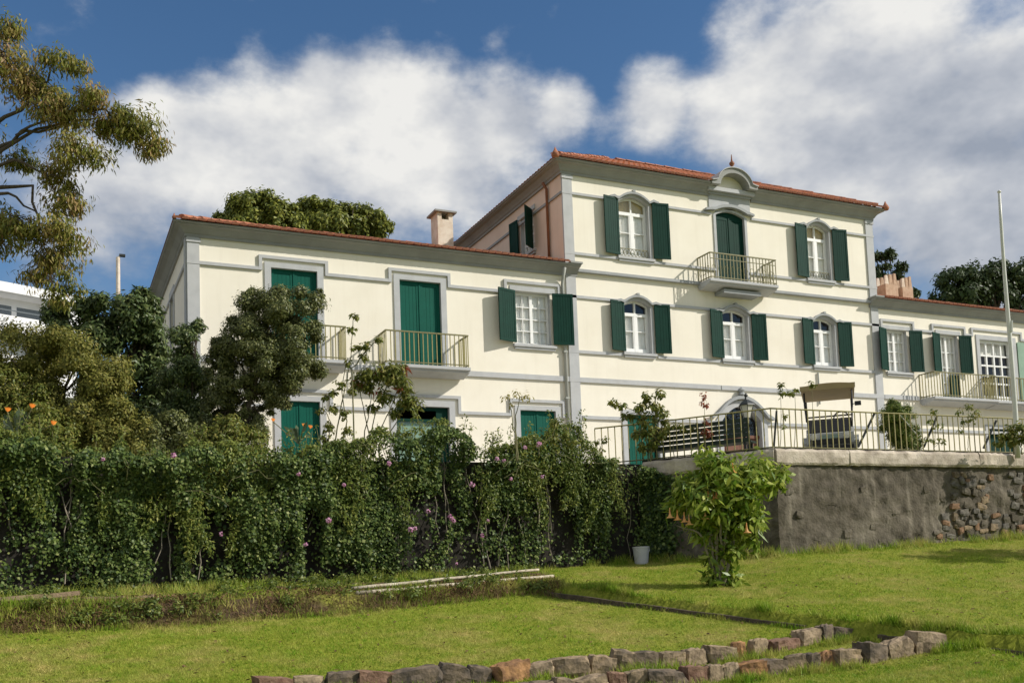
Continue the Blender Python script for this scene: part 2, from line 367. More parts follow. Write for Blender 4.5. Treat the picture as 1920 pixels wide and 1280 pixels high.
# ================================================================ the villa
YF = 26.0; ZG = 3.92
villa = thing('villa', 'cream villa with grey trim, dark green shutters, red tiled roofs and a taller middle block', 'house', (14.14, YF, ZG))
def TF(u, v, z): return (u, YF-v, z)                       # the garden front
def TS(X): return lambda u, v, z: (X-v, -u, z)             # a side wall that faces left; u runs towards the viewer

def wall_with_holes(x0, x1, z0, z1, holes, T, material, name='wall', reveal=0.24):
    """a flat wall with real openings, their reveals and the spandrels of arched heads"""
    xs = sorted({x0, x1, *[h[0] for h in holes], *[h[1] for h in holes]}); zs = sorted({z0, z1, *[h[2] for h in holes], *[h[3]+h[4] for h in holes]})
    mb = MB(T)
    for i in range(len(xs)-1):
        for j in range(len(zs)-1):
            cx = (xs[i]+xs[i+1])/2; cz = (zs[j]+zs[j+1])/2
            if any(h[0] < cx < h[1] and h[2] < cz < h[3]+h[4] for h in holes): continue
            mb.add([(xs[i], 0, zs[j]), (xs[i+1], 0, zs[j]), (xs[i+1], 0, zs[j+1]), (xs[i], 0, zs[j+1])], [(0, 1, 2, 3)])
    o = mb.build(name, material, villa)
    rvs = []
    for (a, b, c, d, rise) in holes:
        rv = MB(T); rvs.append(rv)
        top = arc(a, b, d, rise) if rise else [(a, d), (b, d)]
        if rise:
            n = len(top); k = n//2
            mb2 = [(a, d+rise)]+top[:k+1]; mb3 = top[k:]+[(b, d+rise)]
            for pl in (mb2, mb3): rv.add([(x, 0.0, z) for x, z in pl], [tuple(range(len(pl)))])
        line = [(a, c)]+top+[(b, c)]
        for (p, q) in zip(line, line[1:]+line[:1]):
            rv.add([(p[0], 0, p[1]), (q[0], 0, q[1]), (q[0], -reveal, q[1]), (p[0], -reveal, p[1])], [(0, 1, 2, 3)])
    return o, rvs
HL = [(5.32, 6.55, 7.45, 9.94, 0), (8.87, 10.09, 7.45, 9.95, 0), (12.42, 13.58, 8.36, 9.93, 0),
      (5.51, 6.55, 3.85, 6.40, 0), (8.68, 10.24, 3.85, 6.39, 0), (12.45, 13.61, 3.85, 6.40, 0)]
HM = [(16.10, 17.20, 11.36, 13.10, .20), (19.81, 20.96, 10.76, 13.13, .15), (23.58, 24.58, 11.34, 13.10, .19),
      (16.14, 17.10, 8.33, 9.83, .17), (19.84, 20.88, 8.33, 9.83, .17), (23.61, 24.58, 8.33, 9.83, .17),
      (16.07, 17.20, 3.85, 6.40, 0), (19.63, 21.18, 3.85, 6.33, .47)]
HR = [(26.93, 27.94, 8.30, 9.82, 0), (29.53, 30.47, 7.42, 9.82, 0), (31.60, 33.36, 7.42, 9.77, 0), (31.75, 33.2, 3.85, 6.40, 0)]
XL0, XM0, XM1, XR1 = 3.20, 14.14, 26.62, 40.0
for (x0, x1, zt, hs_) in ((XL0, XM0, 10.70, HL), (XM0, XM1, 13.95, HM), (XM1, XR1, 10.70, HR)):
    w_, rv = wall_with_holes(x0, x1, ZG-0.4, zt, hs_, TF, 'cream')
    for q_ in rv: q_.build('reveal', 'trim', w_)
# sides and backs
sw = [(-29.7, -28.95, 8.45, 9.95, 0)]
w_, rv = wall_with_holes(-35.0, -YF, ZG-0.4, 10.70, sw, TS(XL0), 'cream'); rv[0].build('reveal', 'cream', w_)
ms = [(-28.95, -27.97, 12.0, 13.28, 0)]
w_, rv = wall_with_holes(-34.4, -YF, ZG-0.4, 13.95, ms, TS(XM0), 'cream_roof_bounce'); rv[0].build('reveal', 'trim', w_)
MB().box(XL0+.02, XR1, 35.0, 35.2, ZG-.4, 10.6).build('back_wall', 'cream', villa)
MB().box(XM0+.02, XM1-.02, 34.4, 34.6, ZG-.4, 13.9).build('back_wall', 'cream', villa)
MB().box(XM1-.2, XM1, YF+.01, 34.4, ZG-.4, 13.95).build('side_wall', 'cream', villa)
MB().box(XR1-.2, XR1, YF+.01, 35.0, ZG-.4, 10.7).build('side_wall', 'cream', villa)
for z in (6.9, 10.2): MB().box(XL0+.25, XR1-.25, YF+.5, 34.3, z, z+.2).build('floor_slab', 'brown_wood', villa)

# pilasters
for (x0, x1, z0, z1) in ((XL0, 3.50, 3.4, 10.56), (XM0, 14.47, 3.4, 13.74), (26.29, XM1, 3.4, 13.74)):
    m_ = MB(TF); m_.box(x0-.004, x1, -0.02, 0.05, z0, z1); m_.box(x0-.02, x1+.03, -0.02, 0.075, z1-.16, z1-.05)
    m_.build('pilaster', 'trim', villa)
MB(TS(XL0)).box(-26.3, -26.001, -.02, .045, 3.4, 10.55).build('pilaster', 'trim', villa)

# string courses
def course(x0, x1, z, h, out, material='trim', T=TF):
    MB(T).prism([(x0, z-h/2), (x1, z-h/2), (x1, z+h/2), (x0, z+h/2)], -.01, out).build('string_course', material, villa)
for (x0, x1) in ((14.14, 16.02), (17.30, 19.70), (21.05, 23.50), (24.66, 26.64)):
    course(x0-.01 if x0 < 15 else x0, x1, 11.27, .08, .055); course(x0-.01 if x0 < 15 else x0, x1, 8.24, .09, .055)
for (x0, x1) in ((14.12, 15.95), (17.35, 19.62), (21.25, 23.42), (24.75, 26.64)): course(x0, x1, 13.14, .075, .058)
for (x0, x1) in ((14.12, 15.95), (17.30, 19.65), (21.08, 23.44), (24.75, 26.64)): course(x0, x1, 9.93, .085, .05)
course(14.12, 19.62, 7.385, .145, .055); course(19.66, 26.64, 7.385, .145, .055)
course(14.12, 19.0, 10.73, .085, .13, 'trim_dark'); course(21.6, 26.64, 10.73, .085, .13, 'trim_dark')
course(14.5, 15.95, 6.25, .10, .06); course(17.33, 19.40, 6.25, .10, .06); course(21.42, 26.62, 6.25, .10, .06)
course(3.18, 14.10, 7.385, .15, .06); course(26.66, 28.3, 7.385, .15, .06)
course(26.66, 36.0, 6.25, .10, .06)
# wings: the moulding that steps up over every opening
def stepped(xa, xb, zlow, ztop, bumps, h=.085, out=.06):
    mb = MB(TF); x = xa
    for (b0, b1) in bumps:
        if b0 > x: mb.box(x, b0, -.01, out, zlow-h/2, zlow+h/2)
        mb.box(b0, b0+h, -.01, out+.002, zlow-h/2, ztop-h); mb.box(b0, b1, -.01, out+.002, ztop-h, ztop); mb.box(b1-h, b1, -.01, out+.002, zlow-h/2, ztop-h)
        x = b1
    if x < xb: mb.box(x, xb, -.01, out, zlow-h/2, zlow+h/2)
    mb.build('string_course', 'trim', villa)
stepped(3.19, 13.93, 9.88, 10.25, [(5.00, 6.85), (8.55, 10.39), (12.07, 13.92)])
stepped(3.19, 13.93, 6.25, 6.72, [(5.15, 6.90), (8.36, 10.59), (12.10, 13.92)])
stepped(26.68, 36.0, 9.88, 10.18, [(26.69, 28.30), (29.16, 30.88), (31.18, 33.90)])
course(-36, -26.3, 9.88, .08, .05, 'trim', TS(XL0)); course(-34.4, -26, 13.14, .075, .05, 'trim_dark', TS(XM0))

# ---- windows, doors and their shutters
def shutter(parent, uh, sign, w, z0, z1, ang, T, material='shutter_green', v0=.05, slats=False):
    ca, sa = math.cos(ang), math.sin(ang)
    def TT(s, t, z): return T(uh+sign*(s*ca-t*sa), v0+s*sa+t*ca, z)
    mb = MB(TT); t = .04; b = .07
    mb.box(0, w, 0, t, z0, z0+b*1.3).box(0, w, 0, t, z1-b, z1).box(0, b, 0, t, z0+b*1.3, z1-b).box(w-b, w, 0, t, z0+b*1.3, z1-b)
    mid = z0+(z1-z0)*.42; nb = max(3, round((w-2*b)/.09))
    for i in range(nb): mb.box(b+(w-2*b)*i/nb+.003, b+(w-2*b)*(i+1)/nb-.003, .010, .030, z0+b, z1-b)
    mb.box(b, w-b, .006, .0095, z0+b, z1-b)
    if slats:
        z = z0+.14
        while z < z1-.12:
            if abs(z-mid) > .07: mb.add([(b, .012, z), (w-b, .012, z), (w-b, .036, z-.035), (b, .036, z-.035), (b, .012, z-.012), (w-b, .012, z-.012)], [(0, 1, 2, 3), (3, 2, 5, 4)])
            z += .075
    o = mb.build('shutter', material, parent)
    hk = MB(TT)
    for z in (z0+.18, z1-.18): hk.box(-.03, .09, t+.001, t+.012, z-.018, z+.018)
    hk.build('hinge', 'iron_dark', o) if not parent_is_sub(o) else None
    return o
def parent_is_sub(o):
    d = 0; p = o.parent
    while p is not None: d += 1; p = p.parent
    return d >= 2
def outline(a, b, c, d, rise, n=10):
    return [(a, c)]+(arc(a, b, d, rise, n) if rise else [(a, d), (b, d)])+[(b, c)]
def curtain(parent, a, b, z0, z1, v, T, material='curtain', amp=.012, waves=9):
    n = 40; vs = []; fs = []
    for i in range(n+1):
        u = a+(b-a)*i/n; q = v+amp*math.sin(i/n*waves*2*math.pi)+amp*.5*math.sin(i*1.7)
        vs += [(u, q, z0), (u, q, z1)]
    for i in range(n): fs.append((2*i, 2*i+2, 2*i+3, 2*i+1))
    return MB(T).add(vs, fs).build('curtain', material, parent, smooth=True)
def window(a, b, c, d, rise, kind, T=TF, shut=None, sh_mat='shutter_green', angs=(.17, .17)):
    fr = .065; v0, v1 = -.20, -.14
    out_ = outline(a+.002, b-.002, c+.002, d, rise); in_ = outline(a+fr, b-fr, c+fr, d-(0 if rise else fr), rise-fr*.9 if rise else 0)
    mb = MB(T); mb.strip(out_, in_, v1, v0); mb.box(a+.002, b-.002, v0, v1, c+.003, c+fr)
    mu = (a+b)/2; zt = c+(d+rise-c)*.74
    if kind in ('upper', 'first'):
        mb.box(a+fr, b-fr, v0+.005, v1+.015, zt-.05, zt+.05)
        mb.box(mu-.05, mu+.05, v0+.004, v1+.012, c+fr, zt-.05)
        mb.box(mu-.025, mu+.025, v0+.004, v1+.01, zt+.05, d+rise-fr*.8)
        for s0, s1 in ((a+fr, mu-.05), (mu+.05, b-fr)):
            mb.box(s0, s0+.035, v0+.003, v1+.006, c+fr, zt-.05); mb.box(s1-.035, s1, v0+.003, v1+.006, c+fr, zt-.05)
            mb.box(s0+.035, s1-.035, v0+.003, v1+.006, c+fr, c+fr+.10)
            zb = c+fr+(zt-c-fr)*.55; mb.box(s0+.035, s1-.035, v0+.003, v1+.003, zb-.012, zb+.012)
    elif kind == 'wing':
        mb.box(mu-.045, mu+.045, v0+.004, v1+.012, c+fr, d-fr)
        for k in (1, 2, 3):
            z = c+fr+(d-c-2*fr)*k/4; mb.box(a+fr, b-fr, v0+.003, v1+.003, z-.013, z+.013)
        for s0, s1 in ((a+fr, mu-.045), (mu+.045, b-fr)): mb.box((s0+s1)/2-.01, (s0+s1)/2+.01, v0+.003, v1+.004, c+fr, d-fr)
    o = mb.build('window', 'white_paint', villa)
    panes = [(a+fr*.6, mu, c+fr*.6, zt), (mu, b-fr*.6, c+fr*.6, zt)] if kind != 'wing' else [(a+fr*.6, mu, c+fr*.6, d-fr*.6), (mu, b-fr*.6, c+fr*.6, d-fr*.6)]
    for p in panes: MB(T).add([(p[0], -.175, p[2]), (p[1], -.175, p[2]), (p[1], -.175, p[3]), (p[0], -.175, p[3])], [(0, 1, 2, 3)]).build('pane', 'glass', o)
    if kind in ('upper', 'first'):
        pl = [(a+.05, zt)]+arc(a+.05, b-.05, d, rise-.03)+[(b-.05, zt)]
        MB(T).add([(x, -.176, z) for x, z in pl], [tuple(range(len(pl)))]).build('pane', 'glass', o)
    if kind == 'first': curtain(o, a+.03, mu-.03, c+.03, zt+.03, -.225, T); curtain(o, mu+.03, b-.03, c+.03, zt+.03, -.225, T)
    elif kind == 'upper':
        curtain(o, a+.03, mu-.02, c+.03, zt, -.225, T, 'curtain'); curtain(o, mu+.02, b-.03, c+.03, zt, -.225, T)
        curtain(o, a+.02, b-.02, zt+.02, d+rise+.05, -.235, T, 'curtain_tan', .008, 4)
    else: curtain(o, a+.03, mu-.02, c+.03, d-.03, -.225, T); curtain(o, mu+.02, b-.03, c+.03, d-.03, -.225, T)
    # surround, hood and sill
    if rise:
        k = .085
        MB(T).strip(outline(a-k, b+k, c+.0, d, rise+k), outline(a-.001, b+.001, c+.0, d, rise), -.01, .03).build('surround', 'trim', o)
        ho = [(a-.34, d+rise-.075), (a-.16, d+rise-.02)]+[(x, z+.075) for x, z in arc(a-.02, b+.02, d+.03, rise+.04)]+[(b+.16, d+rise-.02), (b+.36, d+rise-.075)]
        hi_ = [(a-.34, d+rise-.125), (a-.16, d+rise-.10)]+[(x, z+.005) for x, z in arc(a-.02, b+.02, d+.03, rise+.04)]+[(b+.16, d+rise-.10), (b+.36, d+rise-.125)]
        MB(T).strip(ho, hi_, -.01, .13).build('hood', 'trim_dark', o)
        MB(T).prism([(mu-.05, d+rise+.13), (mu+.05, d+rise+.13), (mu+.04, d+rise+.20), (mu-.04, d+rise+.20)], -.01, .14).build('keystone', 'trim_dark', o)
    elif kind == 'wing':
        MB(T).box(a-.16, b+.16, -.01, .03, d+.015, d+.16).build('surround', 'trim', o)
    s = MB(T); s.box(a-.11, b+.13, -.02, .11, c-.09, c-.012); s.box(a-.07, b+.09, -.02, .07, c-.16, c-.09); s.build('sill', 'trim', o)
    if shut:
        w = shut; zt_ = (d+rise*.45) if rise else d+.0
        shutter(o, a-.03, -1, w, c+.02, zt_, angs[0], T, sh_mat); shutter(o, b+.12 if kind != 'wing' else b+.03, 1, w, c+.02, zt_, angs[1], T, sh_mat, v0=.05 if kind != 'wing' else .09)
    return o
def closed_shutters(a, b, c, d, rise, T=TF, material='door_green', name='door', frame=.17, recess=-.07):
    """a pair of closed leaves in an opening"""
    m_ = MB(T); k = frame; mu = (a+b)/2
    if rise: m_.strip(outline(a-.10, b+.10, c, d, rise+.10), outline(a-.001, b+.001, c, d, rise), -.01, .035)
    else:
        m_.box(a-k, a-.001, -.01, .035, c, d+.14).box(b+.001, b+k, -.01, .035, c, d+.14).box(a-.001, b+.001, -.01, .035, d+.001, d+.14)
    o = m_.build(name, 'trim', villa)
    for (s0, s1) in ((a+.004, mu-.006), (mu+.006, b-.004)):
        lf = MB(T); t0, t1 = recess-.045, recess; bb = .085
        top = (lambda x: d+rise*(1-(2*(x-a)/(b-a)-1)**2)-.004) if rise else (lambda x: d-.004)
        n = 6; xs = [s0+(s1-s0)*i/n for i in range(n+1)]
        lf.strip([(x, top(x)) for x in xs], [(x, d-.12) for x in xs], t1, t0)
        lf.box(s0, s0+bb, t0, t1, c+.01, d-.12).box(s1-bb, s1, t0, t1, c+.01, d-.12).box(s0+bb, s1-bb, t0, t1, c+.01, c+.14)
        lf.box(s0+bb, s1-bb, t0+.005, t0+.02, c+.14, d-.12)
        nb = 4
        for i in range(nb): lf.box(s0+bb+(s1-s0-2*bb)*i/nb+.003, s0+bb+(s1-s0-2*bb)*(i+1)/nb-.003, t0+.021, t1-.010, c+.14, d-.12)
        lf.build('door_leaf', material, o)
    MB(T).box(mu-.02, mu+.02, recess+.001, recess+.018, c+.02, d-.02).build('astragal', material, o)
    return o
for h in (HM[0], HM[2]):
    w_ = window(*h, 'upper', shut=.57)
    # small iron guard in front of the lower panes
    a, b, c = h[0]+.03, h[1]-.03, h[2]+.02
    g = MB(TF); g.box(a, b, -.05, -.03, c+.25, c+.27); g.box(a, b, -.05, -.03, c+.01, c+.03)
    n = 8
    for i in range(n):
        u = a+(b-a)*(i+.5)/n; r_ = (b-a)/n*.46
        g.tube([(u+r_*math.cos(t), -.04, c+.14+.1*math.sin(t)) for t in np.linspace(0, 2*math.pi, 9)], .009, 4, False)
    g.build('window_guard', 'iron_olive', w_)
for h in (HM[3], HM[4], HM[5]): window(*h, 'first', shut=.53)
window(*HL[2], 'wing', shut=.64, angs=(.30, .16)); window(*HR[0], 'wing', shut=.52, angs=(.34, .2))
for h in (HL[0], HL[1], HL[3], HL[5]): closed_shutters(*h)
closed_shutters(*HM[1], material='shutter_green'); closed_shutters(*HM[6]); closed_shutters(*HR[3], material='shutter_green')
_d = bpy.data.objects.get('door.004')
# hood over the balcony door of the middle block and the panel above it
mb = MB(TF); mb.strip([(19.36, 13.27), (19.62, 13.32)]+[(x, z) for x, z in arc(19.72, 21.02, 13.33, .16)]+[(21.1, 13.32), (21.30, 13.27)],
                      [(19.36, 13.20), (19.62, 13.24)]+[(x, z) for x, z in arc(19.72, 21.02, 13.235, .16)]+[(21.1, 13.24), (21.30, 13.20)], -.01, .16)
mb.build('door_hood', 'trim_dark', villa)
MB(TF).prism([(19.56, 13.34), (21.22, 13.34), (21.22, 13.80), (19.56, 13.80)], -.01, .035).build('panel', 'trim', villa)
# ground-floor opening with a half-open glazed screen
a, b, c, d, _ = HL[4]
m_ = MB(TF); m_.box(a-.17, a-.001, -.01, .035, c, d+.17).box(b+.001, b+.17, -.01, .035, c, d+.17).box(a-.001, b+.001, -.01, .035, d+.001, d+.17)
o = m_.build('door', 'trim', villa)
m_ = MB(TF); m_.box(a+.01, b-.01, -.14, -.09, d-.10, d-.003).box(a+.01, a+.08, -.14, -.09, c, d-.1).box(b-.36, b-.01, -.14, -.09, c, d-.1).box(a+.08, b-.36, -.14, -.09, d-.42, d-.34)
m_.build('door_frame', 'shutter_green', o)
MB(TF).add([(a+.08, -.12, c), (b-.36, -.12, c), (b-.36, -.12, d-.42), (a+.08, -.12, d-.42)], [(0, 1, 2, 3)]).build('pane', 'glass', o)
mat('pale_green', (0.22, 0.34, 0.25), 0.6, 0.08, 3.0)
MB(TF).box(a+.08, b-.36, -.20, -.18, c, d-.42).build('blind', 'pale_green', o)
# arched main entrance: grey surround, iron fanlight, panelled brown door
a, b, c, d, rise = HM[7]; mu = (a+b)/2
m_ = MB(TF); m_.strip(outline(a-.24, b+.24, c, d, rise+.2), outline(a-.001, b+.001, c, d, rise), -.01, .05)
o = m_.build('entrance', 'trim', villa)
mb = MB(TF); mb.strip([(a-.45, d+.12), (a-.3, d+.2)]+[(x, z) for x, z in arc(a-.22, b+.22, d+.22, rise+.12)]+[(b+.3, d+.2), (b+.45, d+.12)],
                      [(a-.45, d+.03), (a-.3, d+.09)]+[(x, z) for x, z in arc(a-.22, b+.22, d+.11, rise+.12)]+[(b+.3, d+.09), (b+.45, d+.03)], -.01, .17)
mb.build('hood', 'trim_dark', o)
MB(TF).lathe([(.03, 0), (.12, .05), (.07, .12), (.11, .2), (.02, .3)], (mu, .1, d+rise+.32), 10).build('ornament', 'trim_dark', o)
for (s0, s1) in ((a+.01, mu-.005), (mu+.005, b-.01)):
    lf = MB(TF); lf.box(s0, s1, -.20, -.15, c, d-.55)
    for (z0, z1) in ((c+.12, c+.75), (c+.85, c+1.3), (c+1.4, d-.62)): lf.box(s0+.1, s1-.1, -.15, -.125, z0, z1); lf.box(s0+.17, s1-.17, -.125, -.11, z0+.07, z1-.07)
    lf.build('door_leaf', 'brown_wood', o)
MB(TF).box(a, b, -.21, -.10, d-.55, d-.45).build('transom', 'brown_wood', o)
fl = MB(TF)
for k in range(9):
    t = math.pi*(k+.5)/9; q = (mu+.74*math.cos(t), d-.43+.86*math.sin(t)); 
    fl.tube([(mu, -.13, d-.43), ((mu+q[0])/2+.06*math.sin(t*3), -.13, (d-.43+q[1])/2), (q[0], -.13, q[1])], .016, 4)
for r_ in (.3, .55): fl.tube([(mu+r_*1.05*math.cos(t), -.125, d-.43+r_*1.15*math.sin(t)) for t in np.linspace(0, math.pi, 12)], .014, 4, False)
fl.build('fanlight_grille', 'iron_dark', o)
pl = [(a, d-.45)]+arc(a, b, d, rise-.01)+[(b, d-.45)]
MB(TF).add([(x, -.17, z) for x, z in pl], [tuple(range(len(pl)))]).build('pane', 'glass', o)
# right wing: balcony door with half-drawn shutters and a big white glazed window
a, b, c, d, _ = HR[1]
o = window(a, b, c+.02, d, 0, 'wing')
for sgn, uh in ((-1, a-.03), (1, b+.03)): shutter(o, uh, sgn, .50, 8.40, d, .26, TF)
MB(TF).box(a+.0, a+.10, -.1, -.05, c, 8.35).box(b-.42, b-.0, -.1, -.05, c, 8.35).box(a+.1, b-.42, -.1, -.05, c, c+.2).build('low_screen', 'shutter_green', o)
a, b, c, d, _ = HR[2]
m_ = MB(TF); m_.box(a-.17, a-.001, -.01, .035, c, d+.17).box(b+.001, b+.2, -.01, .035, c, d+.17).box(a-.001, b+.001, -.01, .035, d+.001, d+.17)
o = m_.build('window', 'trim', villa)
g = MB(TF); fr = .09; g.box(a, a+fr, -.2, -.1, c, d).box(b-fr, b, -.2, -.1, c, d).box(a+fr, b-fr, -.2, -.1, d-fr, d).box(a+fr, b-fr, -.2, -.1, c, c+.25)
for k in range(1, 4):
    u = a+fr+(b-a-2*fr)*k/4; g.box(u-.035, u+.035, -.19, -.11, c+.25, d-fr)
rows = [c+.25, c+.72, c+1.02, c+1.40, c+1.78, d-fr]
for z in rows[1:-1]: g.box(a+fr, b-fr, -.186, -.115, z-.03, z+.03)
g.build('glazing_bars', 'white_paint', o)
for k in range(4):
    for j in range(len(rows)-1):
        u0 = a+fr+(b-a-2*fr)*k/4; u1 = a+fr+(b-a-2*fr)*(k+1)/4
        MB(TF).add([(u0, -.15, rows[j]), (u1, -.15, rows[j]), (u1, -.15, rows[j+1]), (u0, -.15, rows[j+1])], [(0, 1, 2, 3)]).build('pane', 'glass', o)
curtain(o, a+.02, b-.02, c+1.80, d, -.3, TF, 'curtain', .02, 12)
MB(TF).box(b+.24, b+.72, .02, .06, c+.02, d).build('shutter', 'pale_green', o)
# side windows
o = window(*ms[0], 'wing', T=TS(XM0)); shutter(o, -27.95, 1, .5, 12.0, 13.3, .9, TS(XM0)); shutter(o, -28.98, -1, .5, 12.0, 13.3, .12, TS(XM0), v0=.08)
closed_shutters(*sw[0], T=TS(XL0), material='shutter_green', name='window')
MB(TS(XM0)).tube([(-26.86, .07, 10.6), (-26.86, .07, 13.55), (-26.86, .2, 13.75)], .045, 8).build('downpipe', 'copper', villa, smooth=True)
o = MB(TF).tube([(13.99, .07, 3.8), (13.99, .07, 10.25), (13.99, .12, 10.42), (13.97, .30, 10.70)], .05, 8).build('downpipe', 'pipe_grey', villa, smooth=True)
mb = MB(TF)
for z in (5.0, 6.8, 8.2, 9.6): mb.box(13.93, 14.05, 0, .125, z-.025, z+.025)
mb.build('pipe_clip', 'pipe_grey', o)
MB(TF).tube([(23.70, .04, 8.08), (23.70, .04, 7.0)], .03, 6).build('downpipe', 'pipe_grey', villa)

# ---- cornices and roofs
def sweep(path, prof, name, material, parent=villa, cap=True):
    """profile (out, z) drawn along a plan path with mitred corners, outwards = right of the path"""
    P = [np.array(p, float) for p in path]; nrm = []
    for i in range(len(P)-1):
        d = P[i+1]-P[i]; d /= np.linalg.norm(d); nrm.append(np.array([d[1], -d[0]]))
    mb = MB(); vs = []; k = len(prof)
    for i, p in enumerate(P):
        if i == 0: m = nrm[0]
        elif i == len(P)-1: m = nrm[-1]
        else:
            m = nrm[i-1]+nrm[i]; m = m/(m @ nrm[i])
        for (o_, z) in prof: vs.append((p[0]+m[0]*o_, p[1]+m[1]*o_, z))
    fs = []
    for i in range(len(P)-1):
        for j in range(k): fs.append((i*k+j, (i+1)*k+j, (i+1)*k+(j+1) % k, i*k+(j+1) % k))
    fs += [tuple(range(k-1, -1, -1)), tuple(range((len(P)-1)*k, len(P)*k))]
    return mb.add(vs, fs).build(name, material, parent)
def cprof(z, h, o): return [(-.02, z), (.06, z), (.06, z+.07), (.09, z+.09), (.12, z+h*.42), (o*.55, z+h*.70), (o-.06, z+h*.78), (o-.06, z+h*.86), (o-.01, z+h*.88), (o, z+h*1.0), (-.02, z+h*1.0)]
sweep([(XM0, 34.4), (XM0, YF), (19.60, YF)], cprof(13.72, .35, .38), 'cornice', 'soffit')
sweep([(21.28, YF), (XM1, YF), (XM1, 34.4)], cprof(13.72, .35, .38), 'cornice', 'soffit')
sweep([(XL0, 35.0), (XL0, YF), (14.52, YF)], cprof(10.54, .30, .36), 'cornice', 'soffit')
sweep([(26.24, YF), (XR1, YF)], cprof(10.54, .30, .36), 'cornice', 'soffit')

# tiles: one barrel tile's mesh, eaves tiles as pieces of their own, the field above as one part
def barrel(mb, p0, ax, up, nrm, L, r0, r1, n=5):
    """half-round tile from p0 along up (length L), r0 at the eave end"""
    vs = []
    for (t, r_) in ((0, r0), (L, r1)):
        for k in range(n+1):
            a = math.pi*k/n; vs.append(p0+up*t+ax*(math.cos(a)*r_)+nrm*(math.sin(a)*r_*.72))
    fs = [(k, k+1, n+2+k, n+1+k) for k in range(n)]
    q = len(vs); vs.append(p0+ax*0); fs.append(tuple(range(n, -1, -1)))
    mb.add(vs[:q], fs)
def roof(x0, x1, y0, y1, ze, slope, o, notch=None, hip_l=True, hip_r=True, front_only=False):
    """hipped roof over a rectangle; o is the overhang"""
    X0, X1, Y0, Y1 = x0-(o if hip_l else 0), x1+(o if hip_r else 0), y0-o, y1+o
    run = (Y1-Y0)/2; zr = ze+run*slope; yr = (Y0+Y1)/2
    A, B = X0+(run if hip_l else 0), X1-(run if hip_r else 0)
    base = MB()
    def P(x, y): return (x, y, ze-.012+slope*min(y-Y0, Y1-y, (x-X0) if hip_l else 9e9, (X1-x) if hip_r else 9e9))
    if notch:
        n0, n1, t = notch
        base.add([P(X0, Y0), P(n0, Y0), P(n0, Y0+t), P(n1, Y0+t), P(n1, Y0), P(X1, Y0), (B, yr, zr), (A, yr, zr)], [(0, 1, 2, 7), (7, 2, 3, 6), (3, 4, 5, 6)])
    else: base.add([P(X0, Y0), P(X1, Y0), (B, yr, zr), (A, yr, zr)], [(0, 1, 2, 3)])
    base.add([P(X0, Y1), P(X1, Y1), (B, yr, zr), (A, yr, zr)], [(1, 0, 3, 2)])
    if hip_l: base.add([P(X0, Y0), P(X0, Y1), (A, yr, zr)], [(1, 0, 2)])
    if hip_r: base.add([P(X1, Y0), P(X1, Y1), (B, yr, zr)], [(0, 1, 2)])
    ro = base.build('roof', 'tile_old', villa)
    sp = .205; L = .36; c_ = 1/math.hypot(1, slope)
    fld = MB(); eave_proto = None
    nc = int((X1-X0)/sp)
    for side in ('front', 'left', 'right', 'back'):
        if (side == 'left' and not hip_l) or (side == 'right' and not hip_r): continue
        if side in ('front', 'back'): s0, s1 = X0, X1
        else: s0, s1 = Y0, Y1
        n = int(round((s1-s0)/sp)); st = (s1-s0)/n
        if side == 'front': ax = np.array([1., 0, 0]); ih = np.array([0, 1., 0])
        elif side == 'back': ax = np.array([-1., 0, 0]); ih = np.array([0, -1., 0])
        elif side == 'left': ax = np.array([0, -1., 0]); ih = np.array([1., 0, 0])
        else: ax = np.array([0, 1., 0]); ih = np.array([-1., 0, 0])
        up = (ih+np.array([0, 0, slope]))*c_; nr = (np.array([0, 0, 1.])-ih*slope)*c_
        for i in range(n):
            s = s0+(i+.5)*st
            tm = min((s-s0) if (hip_l or side in ('left', 'right')) else 9e9, (s1-s) if (hip_r or side in ('left', 'right')) else 9e9, run)
            if side in ('front', 'back'): org = np.array([s, Y0 if side == 'front' else Y1, ze])
            else: org = np.array([X0 if side == 'left' else X1, s, ze])
            t = -.03 if side == 'front' else .28
            if notch and side == 'front' and notch[0]-.1 < s < notch[1]+.1: t = notch[2]
            first = True
            while t < tm/c_-.02:
                j = random.uniform(-.006, .006); ll = min(L+.05, tm/c_-t+.02)
                p0 = org+up*t+ax*j+nr*(.012+random.uniform(0, .006))
                if first and side == 'front' and t < 0:
                    if eave_proto is None:
                        mb = MB(); barrel(mb, np.zeros(3), ax, up, nr, L+.05, .092, .075); 
                        e_ = mb.build('eave_tile', 'tile_eave', ro, local=True); eave_proto = e_
                        e_.location = tuple(p0-ORG[ro.name])
                    else: copy_under(eave_proto, ro, tuple(p0-ORG[ro.name]))
                else: barrel(fld, p0, ax, up, nr, ll, .098, .078)
                first = False; t += L
    fld.build('tile_field', 'tile', ro, kind='stuff')
    # ridge and hip tiles
    rd = MB()
    def line(p, q):
        p = np.array(p); q = np.array(q); d = q-p; p = p+d/np.linalg.norm(d)*.35; d = q-p; n = max(1, int(np.linalg.norm(d)/.38)); d = d/n
        ax = np.cross(d/np.linalg.norm(d), (0, 0, 1.)); ax /= np.linalg.norm(ax); nr = np.cross(ax, d/np.linalg.norm(d))
        for i in range(n): barrel(rd, p+d*i+nr*(.05+random.uniform(-.008, .012)), ax, d/np.linalg.norm(d), nr, np.linalg.norm(d)*1.12, .12, .10)
    line((A, yr, zr), (B, yr, zr))
    if hip_l: line(P(X0, Y0), (A, yr, zr)); line(P(X0, Y1), (A, yr, zr))
    if hip_r: line(P(X1, Y0), (B, yr, zr)); line(P(X1, Y1), (B, yr, zr))
    rd.build('ridge_tiles', 'tile_old', ro, kind='stuff')
    return ro
rm = roof(XM0, XM1, YF, 34.4, 14.085, .515, .40, notch=(19.62, 21.28, .75))
